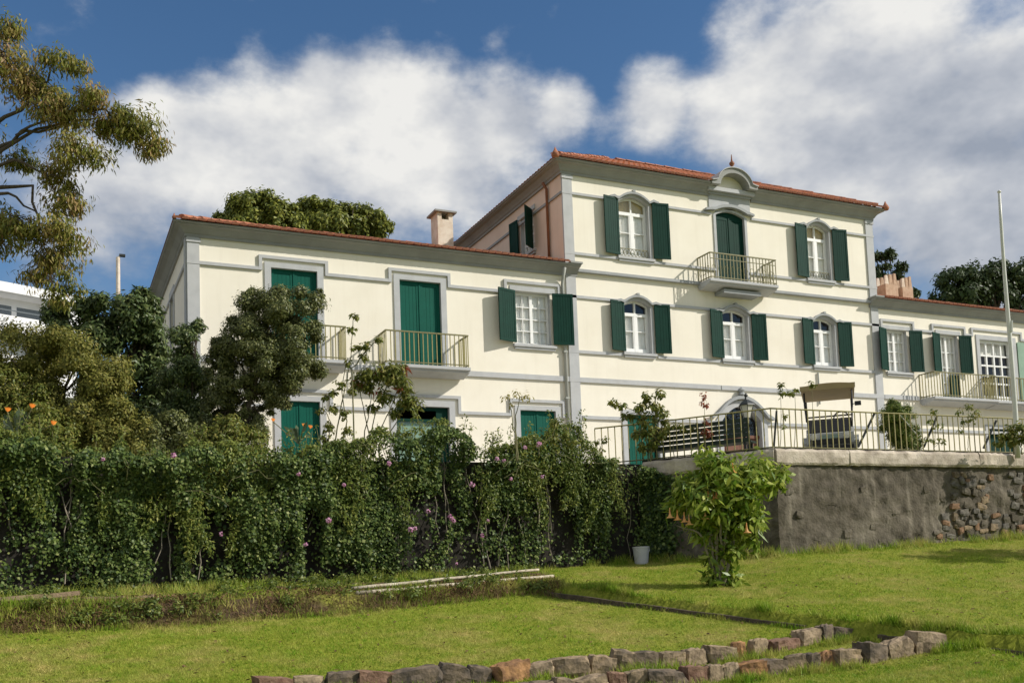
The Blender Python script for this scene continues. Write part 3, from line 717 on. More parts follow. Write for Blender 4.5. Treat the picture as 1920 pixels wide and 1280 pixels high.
roof(XL0, 14.13, YF, 34.6, 10.855, .352, .38, hip_r=False)
roof(26.63, XR1, YF, 34.6, 10.855, .352, .38, hip_l=False, hip_r=False)
# eaves ends that run a little past the wings over the middle block
for (xa, xb) in ((14.14, 14.55), (26.22, 26.62)):
    MB(TF).prism([(xa, 10.845), (xb, 10.845), (xb, 10.90), (xa, 10.90)], .002, .39).build('eave_flashing', 'soffit', villa)
# arched pediment with a pale tympanum and a finial
cx = 20.37
def ped(rw, rh, flare):
    pts = [(cx-rw-flare, 14.0)] if flare else []
    pts += [(cx-rw*math.cos(t)*(1.0), 14.02+rh*math.sin(t)) for t in np.linspace(0, math.pi, 17)]
    return pts+([(cx+rw+flare, 14.0)] if flare else [])
po = [(cx-.92, 14.10), (cx-.80, 14.12)]+[(cx-.70*math.cos(t), 14.06+.55*math.sin(t)) for t in np.linspace(.16, math.pi-.16, 15)]+[(cx+.80, 14.12), (cx+.92, 14.10)]
pi_ = [(cx-.92, 14.0), (cx-.72, 14.0)]+[(cx-.58*math.cos(t), 13.99+.46*math.sin(t)) for t in np.linspace(.05, math.pi-.05, 15)]+[(cx+.72, 14.0), (cx+.92, 14.0)]
pd = MB(TF).strip(po, pi_, -.9, .42).build('pediment', 'soffit', villa)
mb = MB(TF); mb.strip([(x, z+.03) for x, z in po], [(x, z+.002) for x, z in po], -.9, .47); mb.build('pediment_capping', 'trim', pd)
MB(TF).prism([(cx-.64, 13.99), (cx+.64, 13.99)]+[(cx+.62*math.cos(t), 14.0+.5*math.sin(t)) for t in np.linspace(0, math.pi, 13)], -.05, .06).build('tympanum', 'cream', pd)
MB(TF).prism([(cx-.92, 13.86), (cx+.92, 13.86), (cx+.92, 13.985), (cx-.92, 13.985)], -.02, .24).build('ledge', 'trim', pd)
MB(TF).prism([(cx-.86, 13.79), (cx+.86, 13.79), (cx+.86, 13.855), (cx-.86, 13.855)], -.02, .13).build('ledge', 'trim_dark', pd)
MB(TF).lathe([(.07, 0), (.09, .03), (.04, .07), (.035, .10), (.08, .16), (.09, .20), (.07, .24), (.035, .27), (.025, .34), (.012, .50)], (cx, .3, 14.62), 12).build('finial', 'copper', pd, smooth=True)
for (x, y, sx) in ((XM0-.42, YF-.42, -1), (XM1+.42, YF-.42, 1), (XL0-.4, YF-.4, -1)):
    z = 14.10 if x > 10 else 10.88
    s_ = 1.0 if x > 10 else .45
    MB().lathe([(.10*s_, -.06*s_), (.13*s_, .02*s_), (.09*s_, .10*s_), (.05*s_, .16*s_), (.01, .26*s_)], (x-sx*.06, y+.06, z), 10).build('corner_finial', 'tile_old', rm, smooth=True)
# chimneys
ch = MB(); ch.box(11.20, 11.72, 28.9, 29.5, 11.6, 12.98); c_o = ch.build('chimney', 'chimney_plaster', villa)
mb = MB(); mb.box(11.20, 11.34, 28.9, 29.5, 12.98, 13.20).box(11.58, 11.72, 28.9, 29.5, 12.98, 13.20).box(11.34, 11.58, 29.3, 29.5, 12.98, 13.20); mb.build('flue', 'chimney_plaster', c_o)
mb = MB(); mb.box(11.09, 11.83, 28.80, 29.60, 13.201, 13.255); mb.build('chimney_cap', 'soffit', c_o)
for (x, y, w, h) in ((30.02, 28.8, .66, 1.35), (30.92, 28.8, .56, 1.25)):
    b_ = MB(); b_.box(x, x+w, y, y+.55, 11.4, 11.95+h*.45); c_o = b_.build('chimney', 'chimney_brick', villa)
    zt = 11.95+h*.45
    for k in range(3):
        for y_ in (y+.02, y+.46):
            b_ = MB(); b_.prism([(x+w*k/3+.01, zt), (x+w*(k+1)/3-.01, zt), (x+w*(k+.5)/3+.05, zt+.36+.05*k), (x+w*(k+.5)/3-.05, zt+.36+.05*k)], y_, y_+.08); b_.build('clay_fin', 'chimney_brick' if k else 'chimney_plaster', c_o)
# ---- balconies
def balcony(x0, x1, zf, proj, rail_h, material='iron_yellow', gap=.125, deco=False, right_side=True):
    prof = [(-.02, -.10), (.10, -.24), (proj*.7, -.17), (proj-.04, -.14), (proj-.04, -.10), (proj+.04, -.08), (proj+.04, 0), (-.02, 0)]
    mb = MB(TF)
    n = len(prof)
    vs = [(x0-.05, o_, zf+z) for o_, z in prof]+[(x1+.05, o_, zf+z) for o_, z in prof]
    mb.add(vs, [tuple(range(n)), tuple(range(2*n-1, n-1, -1))]+[((i+1) % n, i, n+i, n+(i+1) % n) for i in range(n)])
    o = mb.build('balcony', 'trim', villa)
    zt = zf+rail_h
    r_ = MB(TF); w = .022
    r_.box(x0-w, x1+w, proj-w, proj+w, zt-.035, zt); r_.box(x0-w, x0+w, 0, proj-w, zt-.034, zt-.001)
    if right_side: r_.box(x1-w, x1+w, 0, proj-w, zt-.034, zt-.001)
    r_.box(x0-w*.7, x1+w*.7, proj-w*.7, proj+w*.7, zf+.05, zf+.075); r_.box(x0-w*.7, x0+w*.7, 0, proj-w, zf+.051, zf+.074)
    if right_side: r_.box(x1-w*.7, x1+w*.7, 0, proj-w, zf+.051, zf+.074)
    if deco: r_.box(x0, x1, proj-w*.6, proj+w*.6, zt-.21, zt-.19)
    r_.build('hand_rail', 'iron_olive', o)
    bm_ = MB(); s = .011; bm_.box(-s, s, -s, s, 0, rail_h-.036); proto = None
    pos = [(x0+(x1-x0)*i/round((x1-x0)/gap), proj) for i in range(round((x1-x0)/gap)+1)]
    k = max(2, round(proj/gap)); pos += [(x0, proj*i/k) for i in range(k)]+([(x1, proj*i/k) for i in range(k)] if right_side else [])
    for (u, v) in pos:
        if v < .01: v = .012
        loc = np.array(TF(u, v, zf+.0005))-ORG[o.name]
        if proto is None: proto = bm_.build('baluster', material, o, local=True); proto.location = tuple(loc)
        else: copy_under(proto, o, tuple(loc))
    if deco:
        sc = MB(TF)
        for i in range(round((x1-x0)/.25)):
            u = x0+.125+i*.25
            sc.tube([(u+.09*math.cos(t)*(1-t/14), proj, zf+.33+.13*math.sin(t)) for t in np.linspace(0, 5.5, 10)], .008, 4, False)
        for i in range(3):
            v = .12+i*.2
            for xx in (x0, x1): sc.tube([(xx, v+.07*math.cos(t), zf+.33+.13*math.sin(t)) for t in np.linspace(0, 5.5, 10)], .008, 4, False)
        sc.build('scroll_work', material, o)
    return o
balcony(19.02, 21.62, 10.74, .66, .86, material='iron_olive', gap=.13, deco=True)
balcony(8.24, 10.62, 7.42, .62, .92, gap=.135); balcony(4.72, 7.12, 7.42, .62, .92, gap=.135)
balcony(28.42, 31.50, 7.36, .66, .90, gap=.14); balcony(31.62, 36.0, 7.34, .64, .90, gap=.14)
MB(TF).box(19.62, 21.1, -.01, .5, 10.38, 10.499).build('corbel_block', 'trim_dark', villa)
# ================================================================ the ground
ZT = 4.05                                                    # top of the retaining wall
WB = onZ(1205, 866, ZT); WC = onZ(1452, 841, ZT); WE = onZ(1920, 850, ZT)
WLINE = [np.array([-40.0, WB[1]+.9]), WB[:2], WC[:2], WE[:2], np.array([WE[0]+14, WE[1]-.2])]
WL = np.array([ld(p) for p in WLINE])
def Wd(l): return np.interp(l, WL[:, 0], WL[:, 1])
def hit_wall(x, y):
    lo, hi = 5.0, 45.0
    for _ in range(50):
        m = (lo+hi)/2; l, d = ld(at_d(x, y, m))
        if d < Wd(l): lo = m
        else: hi = m
    return at_d(x, y, lo)
def curve(pts):
    a = np.array([(*ld(p), p[2]) for p in pts]); a = a[np.argsort(a[:, 0])]; return a
WBASE = curve([hit_wall(x, y) for x, y in ((-250, 1126), (0, 1115), (500, 1094), (1000, 1067), (1200, 1052), (1330, 1046), (1450, 1039), (1700, 1022), (1920, 1006), (2200, 985))])
G1T = curve([at_d(*p) for p in ((-250, 1150, 14.2), (0, 1138, 14.8), (300, 1131, 15.4), (640, 1113, 16.5), (1000, 1091, 18.3), (1060, 1096, 18.0), (1250, 1124, 16.2), (1500, 1153, 14.4), (1700, 1174, 13.3), (1920, 1200, 12.5), (2200, 1240, 11.5))])
G1F = curve([at_d(*p) for p in ((-250, 1202, 13.8), (0, 1187, 14.4), (300, 1172, 15.1), (640, 1148, 16.2), (1000, 1110, 18.1), (1060, 1118, 17.8), (1250, 1144, 16.05), (1500, 1177, 14.3), (1700, 1204, 13.2), (1920, 1228, 12.4), (2200, 1270, 11.4))])
G2 = [(-100, 1340, 10.8), (490, 1306, 11.5), (760, 1292, 11.9), (940, 1280, 12.2), (1100, 1268, 12.5), (1260, 1256, 12.8), (1400, 1238, 13.2), (1520, 1212, 13.7), (1590, 1200, 13.9)]
G2 = [(x, y-4, d) for x, y, d in G2]
G2T = curve([at_d(x, y-10, d) for x, y, d in G2]); G2F = curve([at_d(x, y, d-.1) for x, y, d in G2])
G3 = [(900, 1330, 11.4), (1000, 1313, 11.55), (1200, 1294, 11.8), (1350, 1281, 12.0), (1500, 1262, 12.3), (1640, 1243, 12.6), (1765, 1221, 12.95), (1830, 1212, 12.9)]
G3 = [(x, y-4, d) for x, y, d in G3]
G3T = curve([at_d(x, y-8, d) for x, y, d in G3]); G3F = curve([at_d(x, y, d-.1) for x, y, d in G3])
def ci(c, l, k): return np.interp(l, c[:, 0], c[:, k])
def lerp_h(l, d, cn, cf):
    """height between a near and a far edge curve"""
    d0, d1 = ci(cn, l, 1), ci(cf, l, 1); z0, z1 = ci(cn, l, 2), ci(cf, l, 2)
    t = np.clip((d-d0)/np.maximum(d1-d0, .05), -.3, 1.6); return z0+(z1-z0)*t
def edges(l):
    e1 = (ci(G1F, l, 1)+ci(G1T, l, 1))/2
    e2 = np.where(l > G2T[-1, 0], e1, np.minimum(ci(G2T, l, 1), e1))
    e3 = np.where(l > G3T[-1, 0], e1, np.minimum(ci(G3T, l, 1), e2)); e3 = np.where(l < G3T[0, 0], e2, e3)
    return e1, e2, e3
def height(l, d):
    l = np.asarray(l, float); d = np.asarray(d, float)
    e1, e2, e3 = edges(l)
    back = lerp_h(l, np.minimum(d, Wd(l)+.4), G1T, WBASE)
    low = lerp_h(l, d, G2T, G1F)
    strip = lerp_h(l, d, G3T, G2F)
    zf = np.where(l > G3F[-1, 0], ci(G1F, l, 2), np.where(l < G3F[0, 0], ci(G2F, l, 2), ci(G3F, l, 2)))
    front = zf*np.clip((d-3)/np.maximum(e3-3, .1), 0, 1)**1.2
    z = np.where(d > e1, back, np.where(d > e2, low, np.where(d > e3, strip, front)))
    b1 = np.where(l < G1T[5, 0]-.2, .22, .05)                                  # the bank slopes, the kerb is a step
    t = np.clip((d-e1)/b1*.5+.5, 0, 1); z = np.where(np.abs(d-e1) < b1, (low*(1-t)+back*t), z)
    return z+(fbm(l*1.3, d*1.3, 3)-.5)*.05
def soilness(l, d):
    e1, e2, e3 = edges(l)
    return np.clip((d-e1+.26)/.12, 0, 1)*np.clip((G1T[5, 0]-.1-l)/.25, 0, 1)*np.clip((fbm(l*1.4, d*2.0, 91)-.42)*6, 0.05, 1)
lx = np.concatenate([np.array([-400, -200, -100, -60, -40, -28]), np.arange(-20, 20.01, .11), np.array([26, 34, 50, 90, 200, 400])])
dx = np.concatenate([np.array([-400, -150, -60, -25, -10, -4, 0, 3, 6, 8, 9.5]), np.arange(10.5, 28, .09), np.array([32, 45, 80, 200, 500])])
LL, DD = np.meshgrid(lx, dx, indexing='ij')
ZZ = height(LL, DD); XX, YY = xy(LL, DD)
nl, nd = LL.shape; idx = np.arange(nl*nd).reshape(nl, nd)
fc = np.stack([idx[:-1, :-1], idx[1:, :-1], idx[1:, 1:], idx[:-1, 1:]], -1).reshape(-1, 4)
gm = bpy.data.materials.new('lawn'); gm.use_nodes = True; MATS['lawn'] = gm
t = gm.node_tree; b = t.nodes['Principled BSDF']; b.inputs['Roughness'].default_value = .95; b.inputs['Specular IOR Level'].default_value = .1
tcn = t.nodes.new('ShaderNodeTexCoord')
def gnoise(s, det=6):
    n = t.nodes.new('ShaderNodeTexNoise'); n.inputs['Scale'].default_value = s; n.inputs['Detail'].default_value = det; n.inputs['Roughness'].default_value = .62; t.links.new(tcn.outputs['Object'], n.inputs['Vector']); return n.outputs[0]
def gramp(src, p0, c0, p1, c1):
    r_ = t.nodes.new('ShaderNodeValToRGB'); t.links.new(src, r_.inputs[0]); q = r_.color_ramp.elements
    q[0].position = p0; q[0].color = (*c0, 1); q[1].position = p1; q[1].color = (*c1, 1); return r_.outputs[0]
def gmix(f_, a_, b_):
    m_ = t.nodes.new('ShaderNodeMix'); m_.data_type = 'RGBA'; t.links.new(f_, m_.inputs[0]); t.links.new(a_, m_.inputs[6]); t.links.new(b_, m_.inputs[7]); return m_.outputs[2]
g_a = gramp(gnoise(14), .3, (.12, .15, .015), .7, (.28, .30, .04))
g_b = gramp(gnoise(9), .3, (.22, .19, .05), .7, (.34, .29, .10))
mr = t.nodes.new('ShaderNodeMapRange'); mr.inputs[1].default_value = .5; mr.inputs[2].default_value = .72; mr.inputs[4].default_value = .75; t.links.new(gnoise(.8, 5), mr.inputs[0])
grass_c = gmix(mr.outputs[0], g_a, g_b)
soil_c = gramp(gnoise(7), .3, (.045, .031, .02), .7, (.15, .10, .06))
at_s = t.nodes.new('ShaderNodeAttribute'); at_s.attribute_name = 'soil'
t.links.new(gmix(at_s.outputs['Fac'], grass_c, soil_c), b.inputs['Base Color'])
bp = t.nodes.new('ShaderNodeBump'); bp.inputs['Strength'].default_value = .8; bp.inputs['Distance'].default_value = .03; t.links.new(gnoise(30), bp.inputs['Height']); t.links.new(bp.outputs[0], b.inputs['Normal'])
ground = npmesh('ground', np.stack([XX, YY, ZZ], -1).reshape(-1, 3), fc, 'lawn', kind='structure', smooth=True)
a_ = ground.data.attributes.new('soil', 'FLOAT', 'POINT'); a_.data.foreach_set('value', soilness(LL, DD).astype(np.float32).ravel())
def gz(x, y): l, d = ld((x, y)); return float(height(l, d))

# terrace behind the walls
tp = [(-120, WB[1]+.95+.35), (WB[0]-.1, WB[1]+.3), (WC[0]+.25, WC[1]+.25), (WE[0], WE[1]+.3), (WE[0]+14, WE[1]+.1), (160, WE[1]+.1), (160, 260), (-120, 260)]
MB().prism(tp, ZG-.25, ZG, axis='z').build('terrace', 'terrace', kind='structure')

# rising slope behind the house
hx = np.array([-150, -60, -30, -10, 5, 20, 60, 160.]); hy = np.array([36., 44, 56, 70, 90, 160])
hz = np.array([3.7, 6.2, 11.0, 14.5, 17, 20])
HV = np.array([(x, y, z+1.2*float(fbm(x*.07, y*.07, 77))-.6-(2.5 if x > 15 else 0)) for x in hx for y, z in zip(hy, hz)])
HF = np.array([(i*6+j, (i+1)*6+j, (i+1)*6+j+1, i*6+j+1) for i in range(7) for j in range(5)])
mat('hill', (.05, .06, .02), .95, .3, .5, col2=(.03, .028, .012), spec=.1)
npmesh('hillside', HV, HF, 'hill', kind='structure', smooth=True)

# ---------------------------------------------------------------- retaining walls
def wall_sheet(name, p, q, z0f, z1, material, parent, amp=.05, step=.12, seed=1, thick=.45, base_follow=True):
    """a thick wall whose face is uneven; p, q plan ends, the face looks to the right of p->q"""
    p = np.array(p, float); q = np.array(q, float); L = np.linalg.norm(q-p); d = (q-p)/L; n = np.array([d[1], -d[0]])
    ns = max(2, int(L/step)); nz = 30; V = []; 
    for i in range(ns+1):
        s = L*i/ns; b_ = p+d*s; zb = z0f(b_[0], b_[1])
        for j in range(nz+1):
            z = zb+(z1-zb)*j/nz
            o_ = (float(fbm(s*2.3, z*2.3, seed))-.5)*amp*2+(float(fbm(s*8, z*8, seed+3, 2))-.5)*amp*1.5
            V.append((b_[0]+n[0]*o_, b_[1]+n[1]*o_, z))
    fs = [(i*(nz+1)+j, (i+1)*(nz+1)+j, (i+1)*(nz+1)+j+1, i*(nz+1)+j+1) for i in range(ns) for j in range(nz)]
    mb = MB(); mb.add(V, fs)
    k = -thick; r_ = [p, q, q+n*k, p+n*k]
    mb.add([(r_[0][0], r_[0][1], z1), (r_[1][0], r_[1][1], z1), (r_[2][0], r_[2][1], z1), (r_[3][0], r_[3][1], z1), (r_[3][0], r_[3][1], 0), (r_[2][0], r_[2][1], 0)], [(0, 1, 2, 3), (3, 2, 5, 4)])
    return mb.build(name, material, parent, smooth=True)
gbase = lambda x, y: gz(x, y)-.25
iw = thing('garden_wall', 'dark rubble garden wall almost hidden under hanging ivy', 'wall', (WB[0]-8, WB[1], 1.6))
wall_sheet('wall_body', (-22, WB[1]+.55), (WB[0]+.05, WB[1]), gbase, ZT-.05, 'rubble', iw, .06, .15, 5)
rw = thing('retaining_wall', 'weathered dark rendered retaining wall with pale coping and bare stones', 'wall', (WC[0], WC[1], gz(WC[0], WC[1])))
zc = ZT-.34
wall_sheet('render', WB[:2], WC[:2], gbase, zc, 'stucco_dark', rw, .045, .07, 11)
wall_sheet('render', WC[:2], WLINE[4], gbase, zc, 'stucco_dark', rw, .05, .07, 12)
def coping(pts, z0, z1, out, inn, parent, name='coping'):
    """slightly worn capping stones, one after the other along a plan line"""
    for (p, q) in zip(pts, pts[1:]):
        p = np.array(p); q = np.array(q); L = np.linalg.norm(q-p); d = (q-p)/L; n = np.array([d[1], -d[0]]); s = 0.0
        while s < L-.05:
            w = min(random.uniform(1.5, 2.4), L-s); 
            if L-s-w < .5: w = L-s
            o1 = out+random.uniform(-.012, .012); k = 14; V = []; rows = [(o1-.03, z0), (o1, z0+.05), (o1+.004, (z0+z1)/2), (o1-.003, z1-.06), (o1-.04, z1), (-inn, z1-.005), (-inn, z0)]
            for i in range(k+1):
                c_ = p+d*(s+.004+(w-.008)*i/k)
                for jj, (o_, z) in enumerate(rows):
                    e_ = (random.uniform(-.012, .012) if jj < 5 else 0)
                    V.append((c_[0]+n[0]*(o_+e_), c_[1]+n[1]*(o_+e_), z+e_*.8))
            m_ = len(rows); fs = [(i*m_+j, (i+1)*m_+j, (i+1)*m_+(j+1) % m_, i*m_+(j+1) % m_) for i in range(k) for j in range(m_)]
            fs += [tuple(range(m_-1, -1, -1)), tuple(range(k*m_, (k+1)*m_))]
            MB().add(V, fs).build(name, 'coping', parent, smooth=False)
            s += w
coping([WB[:2], WC[:2], WE[:2], WLINE[4]], zc, ZT, .055, .4, rw)
# bare stones where the render has come off (right part of the wall) and a few lumps elsewhere
def stone_mesh(sx, sy, sz, seed, cuts=3, rough=.16, sq=.62):
    """an uneven block: rounded cube with its own dents"""
    r_ = random.Random(seed); V = {}; vs = []; fs = []
    def vid(i, j, k):
        if (i, j, k) not in V:
            p = np.array([i, j, k], float)/cuts*2-1; s = p/np.linalg.norm(p); q = p*sq+s*(1-sq)*1.15
            q = q*(1+r_.uniform(-rough, rough)*.5); V[(i, j, k)] = len(vs); vs.append((q[0]*sx/2, q[1]*sy/2, q[2]*sz/2))
        return V[(i, j, k)]
    c = cuts
    for a in range(c):
        for b_ in range(c):
            fs += [(vid(a, b_, 0), vid(a, b_+1, 0), vid(a+1, b_+1, 0), vid(a+1, b_, 0)), (vid(a, b_, c), vid(a+1, b_, c), vid(a+1, b_+1, c), vid(a, b_+1, c)),
                   (vid(a, 0, b_), vid(a+1, 0, b_), vid(a+1, 0, b_+1), vid(a, 0, b_+1)), (vid(a, c, b_), vid(a, c, b_+1), vid(a+1, c, b_+1), vid(a+1, c, b_)),
                   (vid(0, a, b_), vid(0, a, b_+1), vid(0, a+1, b_+1), vid(0, a+1, b_)), (vid(c, a, b_), vid(c, a+1, b_), vid(c, a+1, b_+1), vid(c, a, b_+1))]
    # shear the block a little so that no two are alike
    kx, kz = r_.uniform(-.18, .18), r_.uniform(-.15, .15)
    vs = [(x+kx*z, y, z+kz*x) for x, y, z in vs]
    return vs, fs
def stone(name, parent, c, dims, rotz, material, seed, cuts=3, rough=.16, sq=.62, tilt=0.0, smooth=False):
    vs, fs = stone_mesh(*dims, seed, cuts, rough, sq)
    ct, st_ = math.cos(rotz), math.sin(rotz); cc, ss = math.cos(tilt), math.sin(tilt)
    v2 = []
    for (x, y, z) in vs:
        x, z = x*cc-z*ss, x*ss+z*cc
        v2.append((c[0]+x*ct-y*st_, c[1]+x*st_+y*ct, c[2]+z))
    return MB().add(v2, fs).build(name, material, parent, smooth=smooth)
rs = random.Random(4)
wd = (WLINE[4]-WC[:2]); wd = wd/np.linalg.norm(wd); wang = math.atan2(wd[1], wd[0]); wn = np.array([wd[1], -wd[0]])
def wall_y(x): return WC[1]+wd[1]/wd[0]*(x-WC[0])
def on_wall(px, py): p = onY(px, py, WC[1]-.02); return onY(px, py, wall_y(p[0]))
for row, y in enumerate(np.arange(892, 1008, 9.5)):
    x = 1752+rs.uniform(-14, 14)+(max(0, 968-y))*.55
    while x < 1990:
        w = rs.uniform(9, 24); h = rs.uniform(7, 13)
        keep = rs.random() < (.62 if y < 950 else .93)
        if keep and y < 1012-(x-1700)*.07:
            p = on_wall(x+w/2, y+rs.uniform(-3, 3)); k = 1/F*23
            stone('stone', rw, (p[0], wall_y(p[0])+.035+.035*rs.random(), p[2]), (w*k*1.06, .20, h*k*1.2), wang, rs.choice(['wall_stone']*4+['stone_grey', 'stucco_dark', 'stucco_dark', 'stucco_dark', 'wall_stone_warm']), rs.randint(0, 9999), cuts=3, rough=.2, tilt=rs.uniform(-.2, .2))
        x += w+rs.uniform(1, 5)
for (px, py, w, h) in ((1640, 985, 20, 14), (1560, 940, 22, 13), (1500, 965, 16, 12), (1590, 1000, 18, 16), (1530, 1010, 22, 12), (1680, 960, 18, 14), (1700, 1005, 24, 14), (1620, 915, 18, 10), (1740, 915, 24, 16), (1765, 930, 20, 20), (1480, 920, 18, 12), (1725, 990, 16, 22), (1760, 1000, 26, 16), (1655, 1015, 20, 12)):
    p = on_wall(px, py); k = 23/F
    stone('stone', rw, (p[0], wall_y(p[0])+.075, p[2]), (w*k, .2, h*k), wang, 'stucco_dark', px, cuts=3, tilt=rs.uniform(-.3, .3))

# ---------------------------------------------------------------- railing on the wall
def rail_at(px, py): return onZ(px, py, ZT+.90)
fa = onZ(1118, 875, ZT); fence_pts = [fa[:2], WB[:2]+np.array([.10, .12]), WC[:2]+np.array([.14, .22]), np.array([WE[0]+10, WE[1]+.16])]
fence = thing('railing', 'yellow-green iron railing with slanted dark props along the wall top', 'railing', (WC[0], WC[1]+.2, ZT))
zt = ZT+.90
for (p, q) in zip(fence_pts, fence_pts[1:]):
    mb = MB(); mb.tube([(*p, zt), (*q, zt)], .017, 4); mb.build('top_rail', 'iron_yellow', fence)
    mb = MB(); mb.tube([(*p, ZT+.07), (*q, ZT+.07)], .014, 4); mb.build('bottom_rail', 'iron_olive', fence)
bar = None
for si, (p, q) in enumerate(zip(fence_pts, fence_pts[1:])):
    L = np.linalg.norm(q-p); n = int(round(L/.165))
    for i in range(n+(1 if si == 2 else 0)):
        c_ = p+(q-p)*i/n
        if ld((c_[0], c_[1]))[0] > 13.5: continue
        loc = np.array([c_[0], c_[1], ZT-.01])-ORG[fence.name]
        if bar is None:
            s = .0088; bar = MB().box(-s, s, -s, s, 0, .90).build('bar', 'iron_yellow', fence, local=True); bar.location = tuple(loc)
        else: copy_under(bar, fence, tuple(loc))
Yr = WC[1]+.16
for (x0, y0, x1, y1, m_, r_) in ((1640, 774, 1610, 836, 'iron_dark', .026), (1758, 778, 1732, 838, 'iron_dark', .026), (1868, 788, 1844, 840, 'iron_dark', .026), (1456, 770, 1451, 838, 'iron_dark', .022), (1688, 778, 1722, 818, 'steel_pale', .010)):
    p = onY(x0, y0, Yr+.05); q = onY(x1, y1, Yr+.12)
    MB().tube([p, q], r_, 6).build('prop', m_, fence)
# stretch of low dark kerb under the railing
for (p, q) in zip(fence_pts[1:], fence_pts[2:]):
    d = (q-p)/np.linalg.norm(q-p); n = np.array([d[1], -d[0]])
    c4 = [p+n*.07, q+n*.07, q-n*.07, p-n*.07]
    MB().prism([tuple(c) for c in c4], ZT-.02, ZT+.045, axis='z').build('base_kerb', 'rubble', fence)

# ---------------------------------------------------------------- stone edgings in the lawn
def row_point(c, x, ybase):
    G = G2 if c == 2 else G3
    xs = [g[0] for g in G]; dd = np.interp(x, xs, [g[2] for g in G]); yy = np.interp(x, xs, [g[1] for g in G])
    return at_d(x, yy, dd), dd
def edging(name, label, data, c):
    x0 = data[len(data)//2]; p0, _ = row_point(c, (x0[0]+x0[1])/2, 0)
    th = thing(name, label, 'stone edging', tuple(p0), group='stone edgings of the lawn terraces')
    for i, (xa, xb, yt, m_) in enumerate(data):
        xm = (xa+xb)/2; p, dd = row_point(c, xm, 0); w = (xb-xa)/F*dd*1.02
        pa, _ = row_point(c, xa, 0); pb, _ = row_point(c, xb, 0); rot = math.atan2(pb[1]-pa[1], pb[0]-pa[0])
        top = at_d(xm, yt, dd)[2]; zb = gz(p[0], p[1])-.12; zb = min(zb, top-.2); h = max(.2, top-zb)
        stone('stone', th, (p[0], p[1], zb+h/2), (w*random.uniform(1.04, 1.18), w*random.uniform(.7, 1.0), h*1.04), rot+random.uniform(-.3, .3), m_, i*31+c, cuts=5, rough=.17, sq=random.uniform(.62, .82), tilt=random.uniform(-.14, .14))
    return th
G_, D_, T_, O_, K_ = 'stone_grey', 'stone_dark', 'stone_tan', 'stone_orange', 'stone_red'
edging('stone_edging', 'low curved row of rough stones edging the back of the narrow grass strip',
       [(487, 547, 1269, K_), (553, 606, 1267, T_), (613, 668, 1259, D_), (671, 731, 1258, K_), (739, 819, 1252, D_), (824, 877, 1246, D_), (875, 918, 1249, D_), (930, 984, 1241, O_), (986, 1035, 1241, T_), (1036, 1098, 1232, G_),
        (1102, 1147, 1229, G_), (1147, 1186, 1219, G_), (1187, 1232, 1221, D_), (1234, 1281, 1221, G_), (1280, 1322, 1216, T_), (1325, 1373, 1210, T_), (1373, 1397, 1203, O_), (1404, 1436, 1198, G_), (1437, 1489, 1198, K_), (1490, 1536, 1179, T_), (1534, 1563, 1171, D_), (1563, 1602, 1176, D_)], 2)
edging('stone_edging', 'shorter row of square stones whose big tan end stone meets the wooden kerb',
       [(982, 1036, 1277, D_), (1039, 1080, 1272, G_), (1081, 1136, 1268, T_), (1142, 1174, 1260, K_), (1175, 1210, 1256, G_), (1215, 1279, 1255, D_), (1281, 1322, 1248, K_), (1325, 1354, 1246, T_), (1355, 1383, 1244, T_), (1384, 1428, 1240, O_), (1430, 1473, 1235, D_), (1476, 1510, 1227, G_),
        (1511, 1536, 1224, D_), (1537, 1562, 1221, O_), (1562, 1607, 1216, G_), (1609, 1655, 1205, D_), (1656, 1706, 1199, T_), (1705, 1765, 1184, T_)], 3)
# ---------------------------------------------------------------- wooden kerb, planks and poles
def board(name, p, q, w, h, material, parent=None, lift=0.0):
    """a slightly warped board from p to q (tops given)"""
    p = np.array(p, float); q = np.array(q, float); d = q-p; L = np.linalg.norm(d); d /= L; s = np.cross(d, (0, 0, 1.)); s /= np.linalg.norm(s)
    n = 10; V = []
    for i in range(n+1):
        c_ = p+(q-p)*i/n+np.array([0, 0, .005*math.sin(i*1.3+L)+lift]); ww = w*(1+.08*math.sin(i*2.1))
        for (a, b_) in ((-1, -1), (1, -1), (1, 0), (-1, 0)): V.append(c_+s*a*ww/2+np.array([0, 0, b_*h]))
    fs = [(i*4+j, i*4+(j+1) % 4, (i+1)*4+(j+1) % 4, (i+1)*4+j) for i in range(n) for j in range(4)]+[(3, 2, 1, 0), tuple(range(n*4, n*4+4))]
    return MB().add(V, fs).build(name, material, parent)
def g1(x, off=0.0, dz=.04):
    """point on the kerb line for a pixel column"""
    best = None
    for d in np.linspace(11, 19, 400):
        p = at_d(x, 1100, d); l, dd = ld(p); e = abs(dd-ci(G1F, l, 1))
        if best is None or e < best[0]: best = (e, p, l, dd)
    _, p, l, dd = best; X, Y = xy(l, dd-off); return np.array([X, Y, float(ci(G1F, l, 2))+dz])
for k, (xa, xb, dz, lab) in enumerate(((1012, 1250, .05, 'weathered dark board kerb beside the trumpet shrub, running from the earth bank'), (1252, 1505, .05, 'weathered dark board kerb that ends behind the upper stone row'), (1640, 1692, .06, 'short weathered kerb board between the two stone rows'), (1768, 2010, .06, 'weathered dark board kerb that starts at the big tan end stone'))):
    p, q = g1(xa, .03, dz), g1(xb, .03, dz)
    tag(board('kerb_board', p, q, .075, .17, 'kerb_wood'), lab, 'kerb', 'wooden kerb boards of the lawn')
def on_bed(x, y):
    """point of the bed seen at a pixel"""
    prev = None
    for d in np.linspace(13, 24, 900):
        p = at_d(x, y, d)
        if p[2] <= gz(p[0], p[1]): return p
    return p
